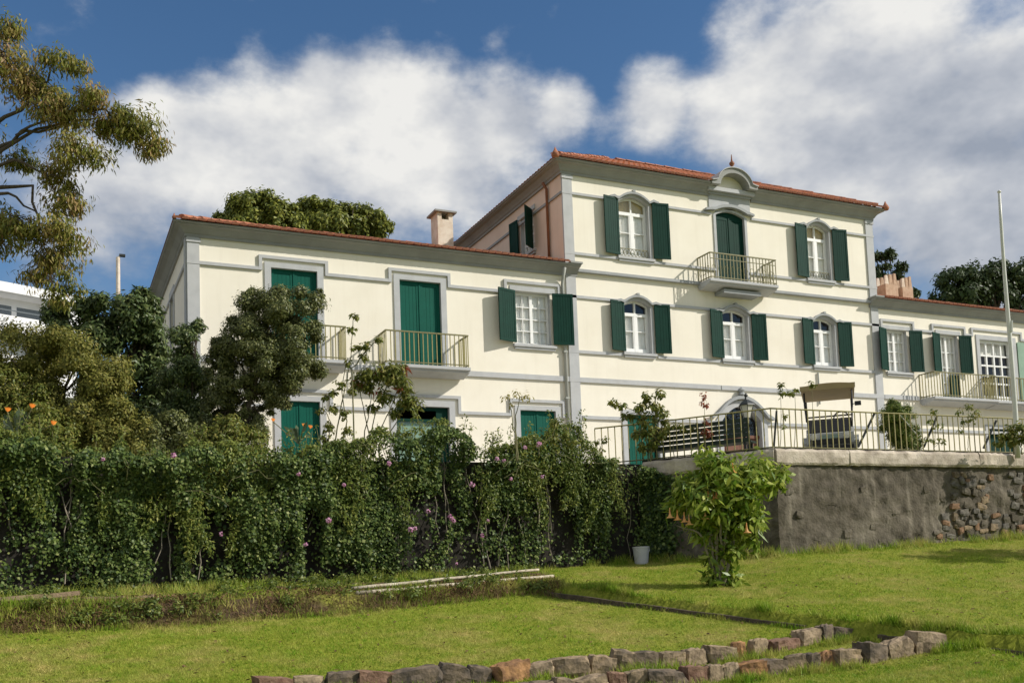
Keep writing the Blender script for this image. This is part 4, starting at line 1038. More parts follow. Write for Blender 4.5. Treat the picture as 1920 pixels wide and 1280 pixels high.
for k, (xa, ya, xb, yb, r_, lab) in enumerate(((660, 1103, 1010, 1067, .032, 'pale peeled pole lying along the ivy bed, the one nearer the ivy'), (668, 1112, 1038, 1079, .038, 'pale peeled pole lying along the ivy bed, on the edge of the bank'))):
    z = [at_d(xa, ya, 16.9-.25*k), at_d(xb, yb, 19.2-.3*k)]
    for p in z: pass
    n = 9; pts = [z[0]+(z[1]-z[0])*i/n+np.array([0, 0, .004*math.sin(i*1.9+k)]) for i in range(n+1)]
    tag(MB().tube(pts, [r_*(1-.03*i+.02*math.sin(i*2.2)) for i in range(n+1)], 8).build('pole', 'pole_pale', smooth=True), lab, 'pole', 'poles on the ivy bed')
for (xa, ya, xb, yb, w, h, d0, d1, lab) in ((-60, 1124, 150, 1107, .16, .07, 15.0, 15.6, 'long brown plank lying on top of the others by the ivy'), (118, 1120, 232, 1117, .15, .07, 15.5, 15.7, 'brown plank under the end of the long plank'), (234, 1121, 288, 1113, .13, .05, 15.7, 15.8, 'short split plank lying beyond the other planks')):
    tag(board('plank', at_d(xa, ya, d0), at_d(xb, yb, d1), w, h, 'plank_wood'), lab, 'plank', 'planks on the ivy bed')
# ================================================================ foliage
def leaf_quads(P, N, T, L, W, fold=.25):
    """pointed leaves: P root, N facing, T direction; one bent quad each"""
    n = len(P); N = N/np.linalg.norm(N, axis=1)[:, None]
    T = T-N*np.sum(T*N, 1)[:, None]; T /= np.linalg.norm(T, axis=1)[:, None]+1e-9; B = np.cross(N, T)
    L = np.broadcast_to(L, n)[:, None]; W = np.broadcast_to(W, n)[:, None]
    mid = P+T*L*.42-N*W*fold
    V = np.stack([P, mid+B*W*.5+N*W*fold, P+T*L-N*L*.10, mid-B*W*.5+N*W*fold], 1).reshape(-1, 3)
    return V, np.arange(4*n).reshape(n, 4)
def rand_dir(n): v = rng.normal(size=(n, 3)); return v/np.linalg.norm(v, axis=1)[:, None]
def crown_points(ells, n, sub=14, sigma=.22, shell=.55):
    """points gathered in clumps on the outside of a few ellipsoids"""
    vol = np.array([e[1][0]*e[1][1]+e[1][0]*e[1][2]+e[1][1]*e[1][2] for e in ells]); cnt = rng.multinomial(n, vol/vol.sum())
    PP, NN = [], []
    for (c, r), k in zip(ells, cnt):
        r = np.array(r); m = max(3, int(sub)); u = rand_dir(m); rad = rng.uniform(shell, 1.0, m)[:, None]
        sc = np.array(c)+u*rad*r; w = rng.uniform(.4, 1.6, m); pick = rng.choice(m, k, p=w/w.sum())
        s_ = (sigma*r.mean())*rng.uniform(.7, 1.3, m)[pick][:, None]
        off = rng.normal(size=(k, 3)); off = off/np.maximum(np.linalg.norm(off, axis=1)[:, None], .4)*np.abs(rng.normal(1.0, .35, (k, 1)))*s_
        off[:, 2] *= .8
        p = sc[pick]+off
        PP.append(p); NN.append(off/np.linalg.norm(off, axis=1)[:, None]*.8+(p-np.array(c))/np.linalg.norm(p-np.array(c), axis=1)[:, None]*.5)
    return np.concatenate(PP), np.concatenate(NN)
def foliage(name, material, ells, n, leaf, parent, droop=.3, sub=14, sigma=.25, shell=.55, rndness=.7, tone=None, kind=None):
    P, N = crown_points(ells, n, sub, sigma, shell)
    N = N+rand_dir(n)*rndness+np.array([0, 0, .35]); T = rand_dir(n)+np.array([0, 0, -droop*2])+N*.3
    L = leaf[0]*rng.uniform(.7, 1.3, n); W = leaf[1]*rng.uniform(.75, 1.25, n)
    V, f_ = leaf_quads(P, N, T, L, W)
    r_ = np.clip(rng.beta(2, 2, n) if tone is None else tone(P, n), 0, 1)
    return npmesh(name, V, f_, material, parent, rnd=r_, kind=kind)
def E(x, y, rx, ry, depth, rz=None):
    """ellipsoid from its middle and half sizes in photo pixels at a given distance"""
    k = depth/F; return (at(x, y, depth), (rx*k, (rz if rz else (rx+ry)/2)*k, ry*k))
def limb(mb, pts, r0, r1, n=7, wob=.04):
    pts = [np.array(p, float) for p in pts]; out = []; m = 4
    for i in range(len(pts)-1):
        for j in range(m): out.append(pts[i]+(pts[i+1]-pts[i])*j/m+rng.normal(0, wob, 3)*(0 if (i == 0 and j == 0) else 1))
    out.append(pts[-1]); k = len(out)
    mb.tube(out, [r0+(r1-r0)*(i/(k-1))**.8 for i in range(k)], n)
leafmat('ivy', [(.012, .030, .008), (.06, .10, .022), (.14, .19, .042), (.32, .34, .13)], .22, .5, .25)
leafmat('vine', [(.05, .085, .016), (.11, .16, .03), (.18, .215, .04), (.32, .32, .07)], .38, .5, .3)
leafmat('bush_olive', [(.06, .075, .016), (.145, .155, .03), (.235, .225, .046), (.31, .26, .075)], .3, .55, .25)
leafmat('bush_dark', [(.022, .045, .015), (.065, .105, .03), (.125, .165, .048), (.20, .22, .08)], .22, .45, .35)
leafmat('oak', [(.035, .050, .017), (.095, .115, .034), (.165, .18, .055), (.27, .26, .10)], .25, .45, .35)
leafmat('left_tree', [(.06, .085, .016), (.15, .175, .03), (.25, .24, .045), (.33, .24, .085), (.36, .22, .12)], .35, .5, .3)
leafmat('far_tree', [(.05, .075, .016), (.13, .16, .028), (.23, .25, .04), (.34, .33, .06)], .3, .5, .3)
leafmat('far_dark', [(.016, .034, .010), (.042, .070, .018), (.08, .11, .03)], .2, .5, .3)
leafmat('trumpet_leaf', [(.07, .14, .014), (.17, .265, .028), (.30, .37, .05), (.45, .47, .10)], .4, .42, .35)
leafmat('shrub_leaf', [(0.054, 0.081, 0.016), (0.128, 0.162, 0.027), (0.216, 0.223, 0.043), (0.338, 0.284, 0.081)], .35, .5, .3)
leafmat('yellow_leaf', [(.25, .23, .05), (.42, .36, .10), (.50, .42, .16)], .4, .6, .2)
leafmat('red_leaf', [(.30, .06, .04), (.34, .12, .06), (.20, .05, .04)], .35, .5, .3)
leafmat('topiary_leaf', [(0.036, 0.072, 0.012), (0.096, 0.150, 0.022), (0.192, 0.240, 0.036), (0.312, 0.300, 0.060)], .3, .5, .3)
leafmat('strap_leaf', [(.05, .08, .04), (.10, .14, .075), (.17, .21, .12)], .25, .4, .4)
leafmat('pink_petal', [(.42, .16, .29), (.55, .27, .42), (.66, .42, .53)], .35, .6, .2)
leafmat('orange_petal', [(.75, .17, .02), (.85, .27, .03), (.90, .38, .06)], .3, .6, .2)
leafmat('trumpet_petal', [(.72, .27, .07), (.84, .42, .15), (.86, .55, .28)], .4, .6, .2)
leafmat('grass', [(0.104, 0.167, 0.011), (0.219, 0.301, 0.022), (0.316, 0.388, 0.038), (0.462, 0.481, 0.115)], .35, .6, .2, patch=.75, pscale=.8, pcol=(.50, .42, .13), mott=3.2)
leafmat('dry_grass', [(.16, .115, .05), (.22, .16, .07), (.09, .085, .02), (.30, .22, .11)], .3, .7, .15)
leafmat('dead_leaf', [(.055, .03, .016), (.12, .07, .035), (.20, .12, .06), (.10, .10, .02)], .2, .7, .15)

# ---- ivy over the garden wall
yw = lambda X: np.interp(X, [-22, WB[0]], [WB[1]+.55, WB[1]])
XA, XB = -4.2, WB[0]+.35
TOP = np.array([(x, onY(x, y, 18.9)[0], onY(x, y, 18.9)[2]) for x, y in ((-200, 822), (0, 818), (60, 828), (150, 850), (240, 862), (330, 850), (420, 838), (520, 848), (600, 850), (660, 835), (720, 812), (790, 806), (850, 812), (905, 838), (950, 846), (1010, 832), (1045, 806), (1075, 812), (1110, 850), (1160, 872), (1206, 882), (1300, 900))])
def ztop(X): return np.interp(X, TOP[:, 1], TOP[:, 2])+.52*(fbm(np.asarray(X)*1.7, np.asarray(X)*0+3, 97)-.5)+.26*(fbm(np.asarray(X)*6, np.asarray(X)*0+5, 98)-.5)
ivy = thing('ivy', 'dark glossy ivy hanging in strands down the long garden wall', 'climbing plant', (WB[0]-8, WB[1]-.15, gz(WB[0]-8, WB[1]-.15)))
n = 170000
X = rng.uniform(XA, XB, n); q = rng.beta(1.15, 1.0, n); zb = np.array([1.62+.02*x for x in X]); zt_ = ztop(X)
Z = zb+(zt_-zb)*q
strand = .62*fbm(X*3.0+fbm(X*.9, Z*.8, 31)*2.6, Z*.8, 21, 3)+.38*fbm(X*2.2, Z*2.2, 25, 3); bul = fbm(X*.9, Z*.8, 22, 3)
dens = np.clip((strand-.41)*5.5, .05, 1)*np.clip(.40+.8*(q)+1.3*(bul-.5), .16, 1)
keep = rng.random(n) < dens; X, Z, q, strand, bul = X[keep], Z[keep], q[keep], strand[keep], bul[keep]; n = len(X)
out = .06+.62*np.clip(bul-.28, 0, 1)*np.clip(q*1.6, .25, 1)+.22*np.clip(strand-.4, 0, 1)+.22*np.exp(-((q-.93)/.10)**2)+np.abs(rng.normal(0, .05, n))
yb_ = yw(X)-out-.10*np.clip(strand-.45, 0, 1)*3
# the return along the receding part of the retaining wall's corner stays in shade
P = np.stack([X, yb_, Z], 1)
N = np.stack([rng.normal(.05, .75, n), -np.ones(n), rng.normal(.45, .7, n)], 1); T = np.stack([rng.normal(0, .7, n), rng.normal(-.2, .4, n), -np.abs(rng.normal(.8, .5, n))], 1)
L = rng.uniform(.040, .082, n); V, f_ = leaf_quads(P, N, T, L, L*rng.uniform(.75, 1.0, n))
npmesh('leaves', V, f_, 'ivy', ivy, rnd=np.clip(rng.beta(1.6, 2.2, n)+.12*(bul-.5), 0, 1), kind='stuff')
mb = MB()
for i in range(70):
    x = rng.uniform(XA, XB-.3); z1 = ztop(x)-.15; z0 = max(1.75, z1-rng.uniform(.8, 2.6)); k = 7; x2 = x+rng.uniform(-.5, .5)
    mb.tube([(x+(x2-x)*j/k+rng.normal(0, .03), float(yw(x))-.12-.12*rng.random(), z1+(z0-z1)*j/k) for j in range(k+1)], rng.uniform(.006, .014), 4)
mb.build('stems', 'bark_pale', ivy, kind='stuff')
# thick growth hanging round the corner where the garden wall meets the retaining wall
dc = (WC[:2]-WB[:2])/np.linalg.norm(WC[:2]-WB[:2]); nc_ = np.array([dc[1], -dc[0]])
n = 4200; s = rng.beta(1.0, 3.2, n)*1.1; q = rng.uniform(0, 1, n); o_ = .05+.2*rng.random(n)
P = np.stack([WB[0]+dc[0]*s+nc_[0]*o_, WB[1]+dc[1]*s+nc_[1]*o_, 1.8+(3.95-.35*s-1.8)*q], 1)
N = np.stack([nc_[0]+rng.normal(0, .5, n), nc_[1]+rng.normal(0, .5, n), rng.normal(.4, .5, n)], 1); T = rand_dir(n)*.7+np.array([0, 0, -.8]); L = rng.uniform(.06, .10, n)
V, f_ = leaf_quads(P, N, T, L, L*.85); npmesh('leaves', V, f_, 'ivy', ivy, rnd=rng.beta(1.3, 3, n), kind='stuff')
# ---- flowering vine sprawling over the ivy
vine = thing('trumpet_vine', 'light green rambling vine with pink flowers sprawling over the ivy', 'climbing plant', (WB[0]-4.5, WB[1]-.25, gz(WB[0]-4.5, WB[1]-.25)))
def DV(x, y): return (18.45-.1)/ray(x, y)[1]
# a ragged fringe along the top and garlands that hang from it
n = 46000; X = rng.uniform(XA, XB-1.2, n); k = fbm(X*1.1, X*0, 81); keep = rng.random(n) < np.clip((k-.25)*2.6, .12, 1); X = X[keep]; n = len(X); k = fbm(X*1.1, X*0, 81)
Z = ztop(X)+.14-rng.exponential(.16+.45*np.clip(k-.3, 0, 1), n)+.22*(fbm(X*5, X*0, 82)-.5); o_ = .10+.42*rng.random(n)*np.clip(k*1.6, .4, 1)
PV = [np.stack([X, yw(X)-o_, Z], 1)]; ells = []
for g in range(34):
    gx = rng.uniform(XA+.3, XB-1.4); gl = rng.uniform(.5, 1.7); m_ = int(420*gl); t_ = rng.beta(1.0, 1.3, m_); z0_ = float(ztop(gx))-rng.uniform(0, .5)
    PV.append(np.stack([gx+.35*np.sin(t_*2.2+g)*t_+rng.normal(0, .20, m_)*(1.1-t_), yw(gx)-.28-.12*rng.random(m_)-.05*t_, z0_-gl*t_+rng.normal(0, .04, m_)], 1)); ells.append(((gx, float(yw(gx))-.3, z0_-.2), (.3, .2, .3)))
P = np.concatenate(PV); n = len(P); N = rand_dir(n)*.8+np.array([.1, -.8, .55]); T = rand_dir(n)+np.array([0, -.2, -.9]); V, f_ = leaf_quads(P, N, T, rng.uniform(.05, .105, n), rng.uniform(.022, .040, n))
npmesh('leaves', V, f_, 'vine', vine, rnd=np.clip(rng.beta(2, 2, n)+.5*(fbm(P[:, 0]*1.4, P[:, 2]*1.4, 83)-.5), 0, 1), kind='stuff')
SP, SN, ST = [], [], []; mb = MB()
for i in range(80):
    x_ = rng.uniform(XA, XB-1.3); z_ = float(ztop(x_)); h_ = rng.uniform(.15, .55); lean = rng.normal(0, .35); y_ = float(yw(x_))-rng.uniform(.05, .4); k_ = int(14+h_*60); t_ = rng.random(k_)
    base_ = np.array([x_, y_, z_-.1]); tip_ = base_+np.array([lean*h_, -.1*h_, h_+.1]); SP.append(base_+(tip_-base_)*t_[:, None]+rng.normal(0, .035, (k_, 3))); mb.tube([base_, (base_+tip_)/2, tip_], .005, 4)
P = np.concatenate(SP); n = len(P); V, f_ = leaf_quads(P, rand_dir(n)+np.array([.3, -.5, .6]), rand_dir(n)+np.array([0, 0, .2]), rng.uniform(.05, .10, n), rng.uniform(.022, .042, n))
npmesh('sprig_leaves', V, f_, 'vine', vine, rnd=rng.beta(2.4, 1.8, n), kind='stuff'); mb.build('sprigs', 'stem_green', vine, kind='stuff')
mb = MB()
for i in range(16):
    e = ells[rng.integers(len(ells))]; p = np.array(e[0])+rng.normal(0, .25, 3)*np.array([1, .3, 1]); a = rng.uniform(0, 6.28)
    pts = [p+np.array([math.cos(a)*t*.9, -.25-.1*math.sin(t*3), .55*t-.75*t*t+.2*math.sin(a)]) for t in np.linspace(0, 1, 7)]
    mb.tube([q_+rng.normal(0, .03, 3) for q_ in pts], .005, 4)
mb.build('shoots', 'stem_green', vine, kind='stuff')
def petals(mb_V, c, r, k, face):
    pass
def flower(parent, c, r, material, npet=26):
    """a loose truss of small petals"""
    u = rand_dir(npet); P = np.array(c)+u*r*.45; N = u+np.array([-.1, -.8, .3]); T = u+rand_dir(npet)*.5
    V, f_ = leaf_quads(P, N, T, r*rng.uniform(.7, 1.1, npet), r*.75); return npmesh('flower', V, f_, material, parent, rnd=rng.random(npet))
for (x, y, s) in ((325, 853, 1.1), (193, 860, .7), (560, 888, .8), (645, 908, .8), (730, 868, 1.0), (932, 860, 1.0), (945, 863, .8), (985, 838, .9), (1011, 832, 1.3), (886, 907, 1.2), (958, 897, .8), (1018, 893, .9), (803, 958, .9), (845, 968, 1.1), (850, 975, 1.0), (770, 992, 1.1), (778, 990, .9), (616, 975, 1.1), (573, 1020, .8), (905, 1003, 1.0), (415, 1000, .8), (915, 975, .6), (856, 1056, .6)):
    flower(vine, at(x, y, DV(x, y)-.30), .050*s, 'pink_petal')
# ---- trees and shrubs on the terrace and behind the house
def tree(name, label, cat, base, ells, n, leafm, leaf, bark='bark', r0=.12, group=None, limbs=None, extra=None, **kw):
    th = thing(name, label, cat, tuple(base), group=group)
    mb = MB(); base = np.array(base, float); cen = np.mean([e[0] for e in ells], 0); fork = base+(cen-base)*.45 if limbs is None else np.array(limbs)
    limb(mb, [base, (base+fork)/2, fork], r0, r0*.7, 8, r0*.25)
    for (c, r) in ells:
        m = (fork+np.array(c))/2+np.array([0, 0, .1*np.linalg.norm(np.array(c)-fork)])
        limb(mb, [fork, m, np.array(c)], r0*.55, r0*.12, 5, r0*.3)
        for _ in range(3): limb(mb, [m, np.array(c)+rand_dir(1)[0]*np.array(r)*.75], r0*.22, r0*.05, 4, r0*.2)
    mb.build('trunk', bark, th, smooth=True)
    foliage('crown', leafm, ells, n, leaf, th, **kw)
    return th
def ter(x, depth):
    """terrace point under a pixel column at a distance"""
    p = at(x, 800, depth); return (p[0], p[1], ZG)
d = 19.8
le = [E(x, y, a, b, d+dz, c) for x, y, a, b, dz, c in ((18, 120, 45, 55, 0, 60), (70, 165, 50, 38, .4, 50), (120, 110, 48, 26, .2, 40), (105, 210, 62, 42, 0, 60), (170, 185, 45, 26, -.3, 50), (195, 230, 60, 36, .2, 50), (250, 235, 52, 32, 0, 40), (285, 275, 34, 30, .2, 30), (240, 215, 30, 16, 0, 20),
      (150, 285, 52, 36, -.4, 50), (110, 330, 40, 26, .3, 40), (128, 375, 45, 38, .2, 40), (60, 420, 48, 26, -.2, 50), (115, 435, 50, 36, 0, 50), (85, 490, 55, 42, .2, 50), (115, 540, 30, 34, 0, 30), (8, 420, 26, 60, .4, 40), (15, 55, 22, 40, .3, 30), (40, 300, 30, 22, .6, 30), (-60, 300, 60, 80, .5, 60), (-70, 130, 70, 80, .5, 60), (-60, 460, 50, 60, .2, 50))]
base = ter(-190, d+.6); th = thing('overhanging_tree', 'tall tree with drooping olive and rusty foliage reaching over the garden', 'tree', base)
mb = MB(); fork = at(-150, 330, d+.6)
limb(mb, [base, at(-185, 600, d+.6), fork], .26, .17, 9, .04)
for tgt in ((-40, 250, 60, 190, 110, 110), (-30, 300, 40, 250, 105, 215), (-60, 330, 70, 240, 190, 220), (-70, 340, 30, 300, 110, 330), (-60, 360, 60, 345, 80, 470), (-70, 380, 20, 360, 80, 410), (-100, 220, -40, 150, 20, 80), (110, 215, 190, 205, 275, 265), (30, 255, 110, 240, 160, 180)):
    p = [fork] if tgt[0] < 0 else []
    pts = p+[at(tgt[i], tgt[i+1], d+rng.uniform(-.2, .3)) for i in (0, 2, 4)]
    limb(mb, pts, .075 if p else .035, .012, 6, .03)
for (c, r) in le:
    for _ in range(4):
        a = np.array(c)+rand_dir(1)[0]*np.array(r)*.3; limb(mb, [a+np.array([-.25, .1, .15]), a, a+rand_dir(1)[0]*np.array(r)*.7+np.array([0, 0, -.1])], .014, .005, 4, .02)
mb.build('trunk', 'bark', th, smooth=True)
foliage('crown', 'left_tree', le, 27000, (.135, .034), th, .95, 11, .46, .25, .9, tone=lambda P, n: .50+.95*(fbm(P[:, 0]*2.2, P[:, 2]*2.2+P[:, 1], 41)-.5)+rng.normal(0, .16, n))
tree('olive_bush', 'big rounded olive-green bush below the white building', 'bush', ter(90, 20.6), [E(x, y, a, b, 20.6) for x, y, a, b in ((50, 660, 95, 60), (150, 665, 75, 70), (200, 720, 50, 70), (40, 740, 90, 60), (140, 770, 80, 60), (70, 800, 90, 40), (-60, 690, 60, 80), (205, 790, 40, 50), (150, 825, 90, 30), (20, 830, 80, 30), (240, 830, 50, 26))], 85000, 'bush_olive', (.072, .034), r0=.09, sub=20, sigma=.26)
for k_, (x_, y_, dp_, m_, lab_) in enumerate(((70, 800, 19.7, 'shrub_leaf', 'leafy green shrub under the olive bush beside the strelitzia'), (215, 800, 20.2, 'bush_olive', 'low olive-green shrub between the olive bush and the dark corner bush'), (310, 815, 20.4, 'oak', 'low grey-green shrub at the foot of the dark corner bush'), (420, 822, 20.4, 'shrub_leaf', 'low leafy shrub around the trunk of the leaning oak'), (10, 735, 20.0, 'shrub_leaf', 'leafy green shrub before the big olive bush'))):
    tree('undergrowth_shrub', lab_, 'shrub', ter(x_, dp_), [E(x_+a_, y_+b_, r_, r_*.8, dp_) for a_, b_, r_ in ((0, 0, 45), (-45, 15, 38), (45, 12, 38), (10, -25, 30), (-20, 30, 45), (40, 35, 40))], 15000, m_, (.075, .034), r0=.04, sub=16, sigma=.34)
tree('laurel', 'dark glossy evergreen shrub filling the corner beside the villa', 'shrub', ter(235, 23.5), [E(x, y, a, b, 23.5) for x, y, a, b in ((190, 585, 55, 32), (255, 590, 50, 40), (265, 555, 20, 20), (170, 640, 60, 50), (255, 660, 55, 60), (230, 740, 70, 60), (280, 780, 40, 50), (110, 590, 30, 30), (240, 815, 70, 36), (300, 720, 26, 50), (285, 600, 18, 50), (290, 660, 20, 50))], 42000, 'bush_dark', (.13, .05), r0=.1, sub=16, sigma=.3)
tree('corner_bush', 'dark upright bush standing against the villa corner', 'bush', ter(350, 22.2), [E(x, y, a, b, 22.2) for x, y, a, b in ((345, 640, 30, 32), (330, 690, 40, 45), (360, 720, 38, 55), (335, 780, 45, 50), (385, 790, 35, 40), (370, 610, 14, 14), (330, 825, 50, 30), (400, 822, 40, 26))], 42000, 'bush_dark', (.080, .036), r0=.07, sub=16, sigma=.3)
tree('holm_oak', 'small leaning oak with a dense dark crown before the wing', 'tree', ter(440, 21.4), [E(x, y, a, b, 21.4+z) for x, y, a, b, z in ((545, 580, 62, 46, 0), (475, 615, 66, 50, .1), (560, 640, 46, 56, -.2), (440, 650, 46, 46, .1), (500, 670, 60, 50, -.3), (560, 700, 42, 44, 0), (450, 710, 45, 40, 0), (510, 730, 52, 34, .1), (478, 560, 22, 22, 0), (590, 560, 18, 20, 0), (415, 760, 34, 40, .2), (440, 800, 36, 34, .2), (400, 800, 30, 30, .2), (412, 690, 26, 34, .1), (480, 785, 34, 34, .1), (425, 740, 30, 34, .1))], 120000, 'oak', (.062, .030), r0=.075, sub=22, sigma=.24, shell=.5, limbs=at(470, 745, 21.4))
# leggy shrubs: canes with leaf tufts
def cane_shrub(name, label, cat, depth, canes, leafm, leaf, tufts, nleaf, stem='stem_green', r0=.02, base_z=ZG, extra=None, group=None):
    """canes are pixel polylines; tufts (x, y, r) carry the leaves"""
    p0 = at(*canes[0][0], depth); th = thing(name, label, cat, (p0[0], p0[1], base_z), group=group); mb = MB()
    for c in canes:
        pts = [at(x, y, depth+rng.uniform(-.08, .08)) for x, y in c]; pts = [np.array([pts[0][0], pts[0][1], base_z])]+pts if pts[0][2] > base_z else pts
        limb(mb, pts, r0, r0*.35, 5, r0*.4)
    for (x, y, r) in tufts:
        q = at(x, y, depth); a = min((at(*p, depth) for c in canes for p in c), key=lambda z: np.linalg.norm(z-q)); mb.tube([a, (a+q)/2+np.array([0, 0, .02]), q], r0*.3, 4)
    mb.build('stems', stem, th, smooth=True)
    foliage('leaves', leafm, [E(x, y, r, r*.85, depth) for x, y, r in tufts], nleaf, leaf, th, .5, 5, .5, .2, .7)
    if extra: foliage('young_leaves', extra[0], [E(x, y, r, r*.7, depth) for x, y, r in extra[1]], extra[2], leaf, th, .4, 5, .5, .2, .7)
    return th
cane_shrub('leggy_shrub', 'leggy shrub with drooping leaves and reddish tips below the balcony', 'shrub', 21.0, [[(690, 835), (705, 770), (730, 715)], [(700, 835), (725, 780), (745, 730)], [(680, 835), (690, 780), (700, 720)], [(710, 835), (745, 790), (765, 740)], [(695, 830), (680, 760), (668, 705)]], 'shrub_leaf', (.15, .045),
           [(700, 700, 24), (730, 705, 26), (760, 720, 24), (690, 725, 18), (775, 745, 18), (745, 690, 18), (680, 705, 14), (720, 735, 18), (755, 755, 16), (668, 720, 12), (740, 770, 14), (700, 760, 10), (785, 760, 10)], 1900, extra=('red_leaf', [(715, 698, 10), (760, 690, 9), (705, 730, 8), (752, 727, 9), (672, 718, 8)], 70))
cane_shrub('rose_bush', 'tall thin rose bush with sparse leaves before the first balcony', 'shrub', 20.6, [[(625, 840), (640, 760), (655, 690), (662, 600)], [(640, 840), (650, 790), (640, 730), (652, 670)], [(615, 835), (620, 790), (605, 765)], [(660, 690), (690, 655), (712, 632)]], 'shrub_leaf', (.085, .045),
           [(665, 592, 9), (662, 620, 8), (668, 650, 10), (690, 650, 12), (710, 635, 10), (680, 665, 13), (655, 680, 9), (640, 720, 11), (625, 735, 10), (605, 745, 9), (660, 735, 10), (625, 765, 12), (605, 770, 9), (645, 775, 11), (620, 800, 13), (650, 805, 12), (640, 830, 16), (612, 820, 12)], 1300)
cane_shrub('pale_shrub', 'spindly yellow-leaved plant before the low green shutter', 'plant', 20.4, [[(968, 835), (962, 790), (955, 750)], [(970, 835), (966, 780), (975, 745)]], 'yellow_leaf', (.085, .03), [(950, 742, 9), (968, 738, 9), (985, 744, 10), (958, 758, 7), (992, 748, 6)], 110)
for (cz, tz, lab, dp) in (([[(1010, 840), (1035, 815), (1045, 790)]], [(1045, 795, 12), (1060, 810, 14), (1040, 820, 14), (1075, 830, 14)], 'loose shrub with small leaves between the ivy top and drainpipe', 19.6),):
    cane_shrub('small_shrub', lab, 'shrub', dp, cz, 'shrub_leaf', (.07, .035), tz, 420)
# strelitzias
def strelitzia(label, depth, cx_, cy_, n, blooms, s=1.0):
    b0 = at(cx_, cy_, depth); th = thing('strelitzia', label, 'plant', tuple(b0), group='strelitzias above the ivy'); k = depth/F
    for i in range(n):
        a = rng.uniform(-1.1, 1.1); h = rng.uniform(35, 62)*s; tip = at(cx_+math.sin(a)*h*.9, cy_-math.cos(a)*h, depth+rng.uniform(-.3, .3)); m = (b0+tip)/2+np.array([0, -.02, .06])
        mb = MB(); d_ = tip-b0; sd = np.cross(d_, (0.2, 1., .1)); sd /= np.linalg.norm(sd)
        w = .045*s; pts = [b0, m-sd*w*.5, m+sd*w*.5, m+(tip-m)*.55-sd*w, m+(tip-m)*.55+sd*w, tip]
        mb.add(pts, [(0, 2, 1), (1, 2, 4, 3), (3, 4, 5)]); o = mb.build('leaf', 'strap_leaf', th)
        at2 = o.data.attributes.new('rnd', 'FLOAT', 'FACE'); at2.data.foreach_set('value', [rng.random()]*3)
    for (x, y) in blooms:
        p = at(x, y, depth-.1); st_ = MB().tube([b0, (b0+p)/2, p], .009, 5).build('flower_stalk', 'stem_green', th)
        u = np.array([(math.cos(a), rng.uniform(-.4, .1), math.sin(a)) for a in np.linspace(.9, 2.0, 7)]); V, f_ = leaf_quads(np.repeat(p[None], 7, 0), np.tile(np.array([[0, -1., .2]]), (7, 1)), u, .11*s, .028*s)
        npmesh('flower', V, f_, 'orange_petal', th, rnd=rng.random(7))
strelitzia('strelitzia with grey-green leaves and two orange blooms under the olive bush', 18.6, 30, 822, 12, ((14, 772), (60, 765), (100, 797)))
strelitzia('small strelitzia with orange blooms before the low green shutter', 20.2, 560, 832, 11, ((570, 800), (582, 803), (512, 790)), .8)
for (x, y, dp) in ((103, 711, 19.9), (190, 738, 19.9), (188, 757, 19.9), (60, 690, 20)): pass
# trees behind the house
tree('round_tree', 'dense round-headed green tree behind the wing roof, the higher one', 'tree', (*at(480, 800, 46)[:2], ZG), [E(x, y, a, b, 46) for x, y, a, b in ((480, 392, 50, 34), (440, 408, 34, 28), (520, 405, 40, 32), (490, 425, 70, 30), (545, 420, 30, 26))], 20000, 'far_tree', (.21, .10), r0=.3, sub=24, sigma=.26)
tree('round_tree', 'dense green tree behind the wing roof, the one beside the chimney', 'tree', (*at(645, 800, 48)[:2], ZG), [E(x, y, a, b, 48) for x, y, a, b in ((600, 398, 40, 26), (650, 405, 50, 26), (702, 408, 26, 24), (640, 430, 80, 26), (718, 430, 22, 20), (575, 420, 30, 28))], 23000, 'far_tree', (.21, .10), r0=.3, sub=24, sigma=.26)
tree('dark_tree', 'spreading dark tree behind the far wing roof', 'tree', (*at(1850, 800, 62)[:2], ZG), [E(x, y, a, b, 62) for x, y, a, b in ((1790, 530, 40, 28), (1775, 555, 34, 24), (1840, 520, 44, 26), (1880, 540, 60, 40), (1870, 505, 30, 16), (1920, 520, 50, 30), (1830, 560, 60, 30), (1970, 540, 60, 50), (1805, 512, 16, 14))], 24000, 'far_dark', (.27, .13), r0=.5, sub=20, sigma=.27)
tree('layered_tree', 'small open tree in tufted layers behind the brick chimneys', 'tree', (*at(1668, 800, 50)[:2], ZG), [E(x, y, a, b, 50) for x, y, a, b in ((1652, 480, 14, 8), (1670, 478, 12, 10), (1645, 505, 8, 9), (1660, 500, 10, 6), (1690, 502, 12, 8), (1685, 515, 12, 8), (1648, 525, 8, 14), (1715, 550, 10, 6), (1662, 520, 8, 8))], 1500, 'far_dark', (.24, .12), r0=.14, sub=6, sigma=.4)
# clipped round shrub behind the railing
tp_ = at(1690, 838, 24.0)
th = thing('round_shrub', 'clipped rounded shrub with sunny yellowish top behind the railing', 'shrub', (tp_[0], tp_[1], ZG))
mb = MB(); limb(mb, [(tp_[0], tp_[1], ZG), at(1690, 800, 24.0)], .05, .03, 6, .01); mb.build('trunk', 'bark', th)
foliage('crown', 'topiary_leaf', [E(1683, 792, 36, 44, 24.0), E(1695, 815, 32, 30, 24.0), E(1705, 830, 26, 22, 23.8), E(1680, 770, 26, 22, 24.0), E(1685, 800, 24, 30, 24.0)], 24000, (.075, .022), th, -.2, 34, .22, .35, .6)
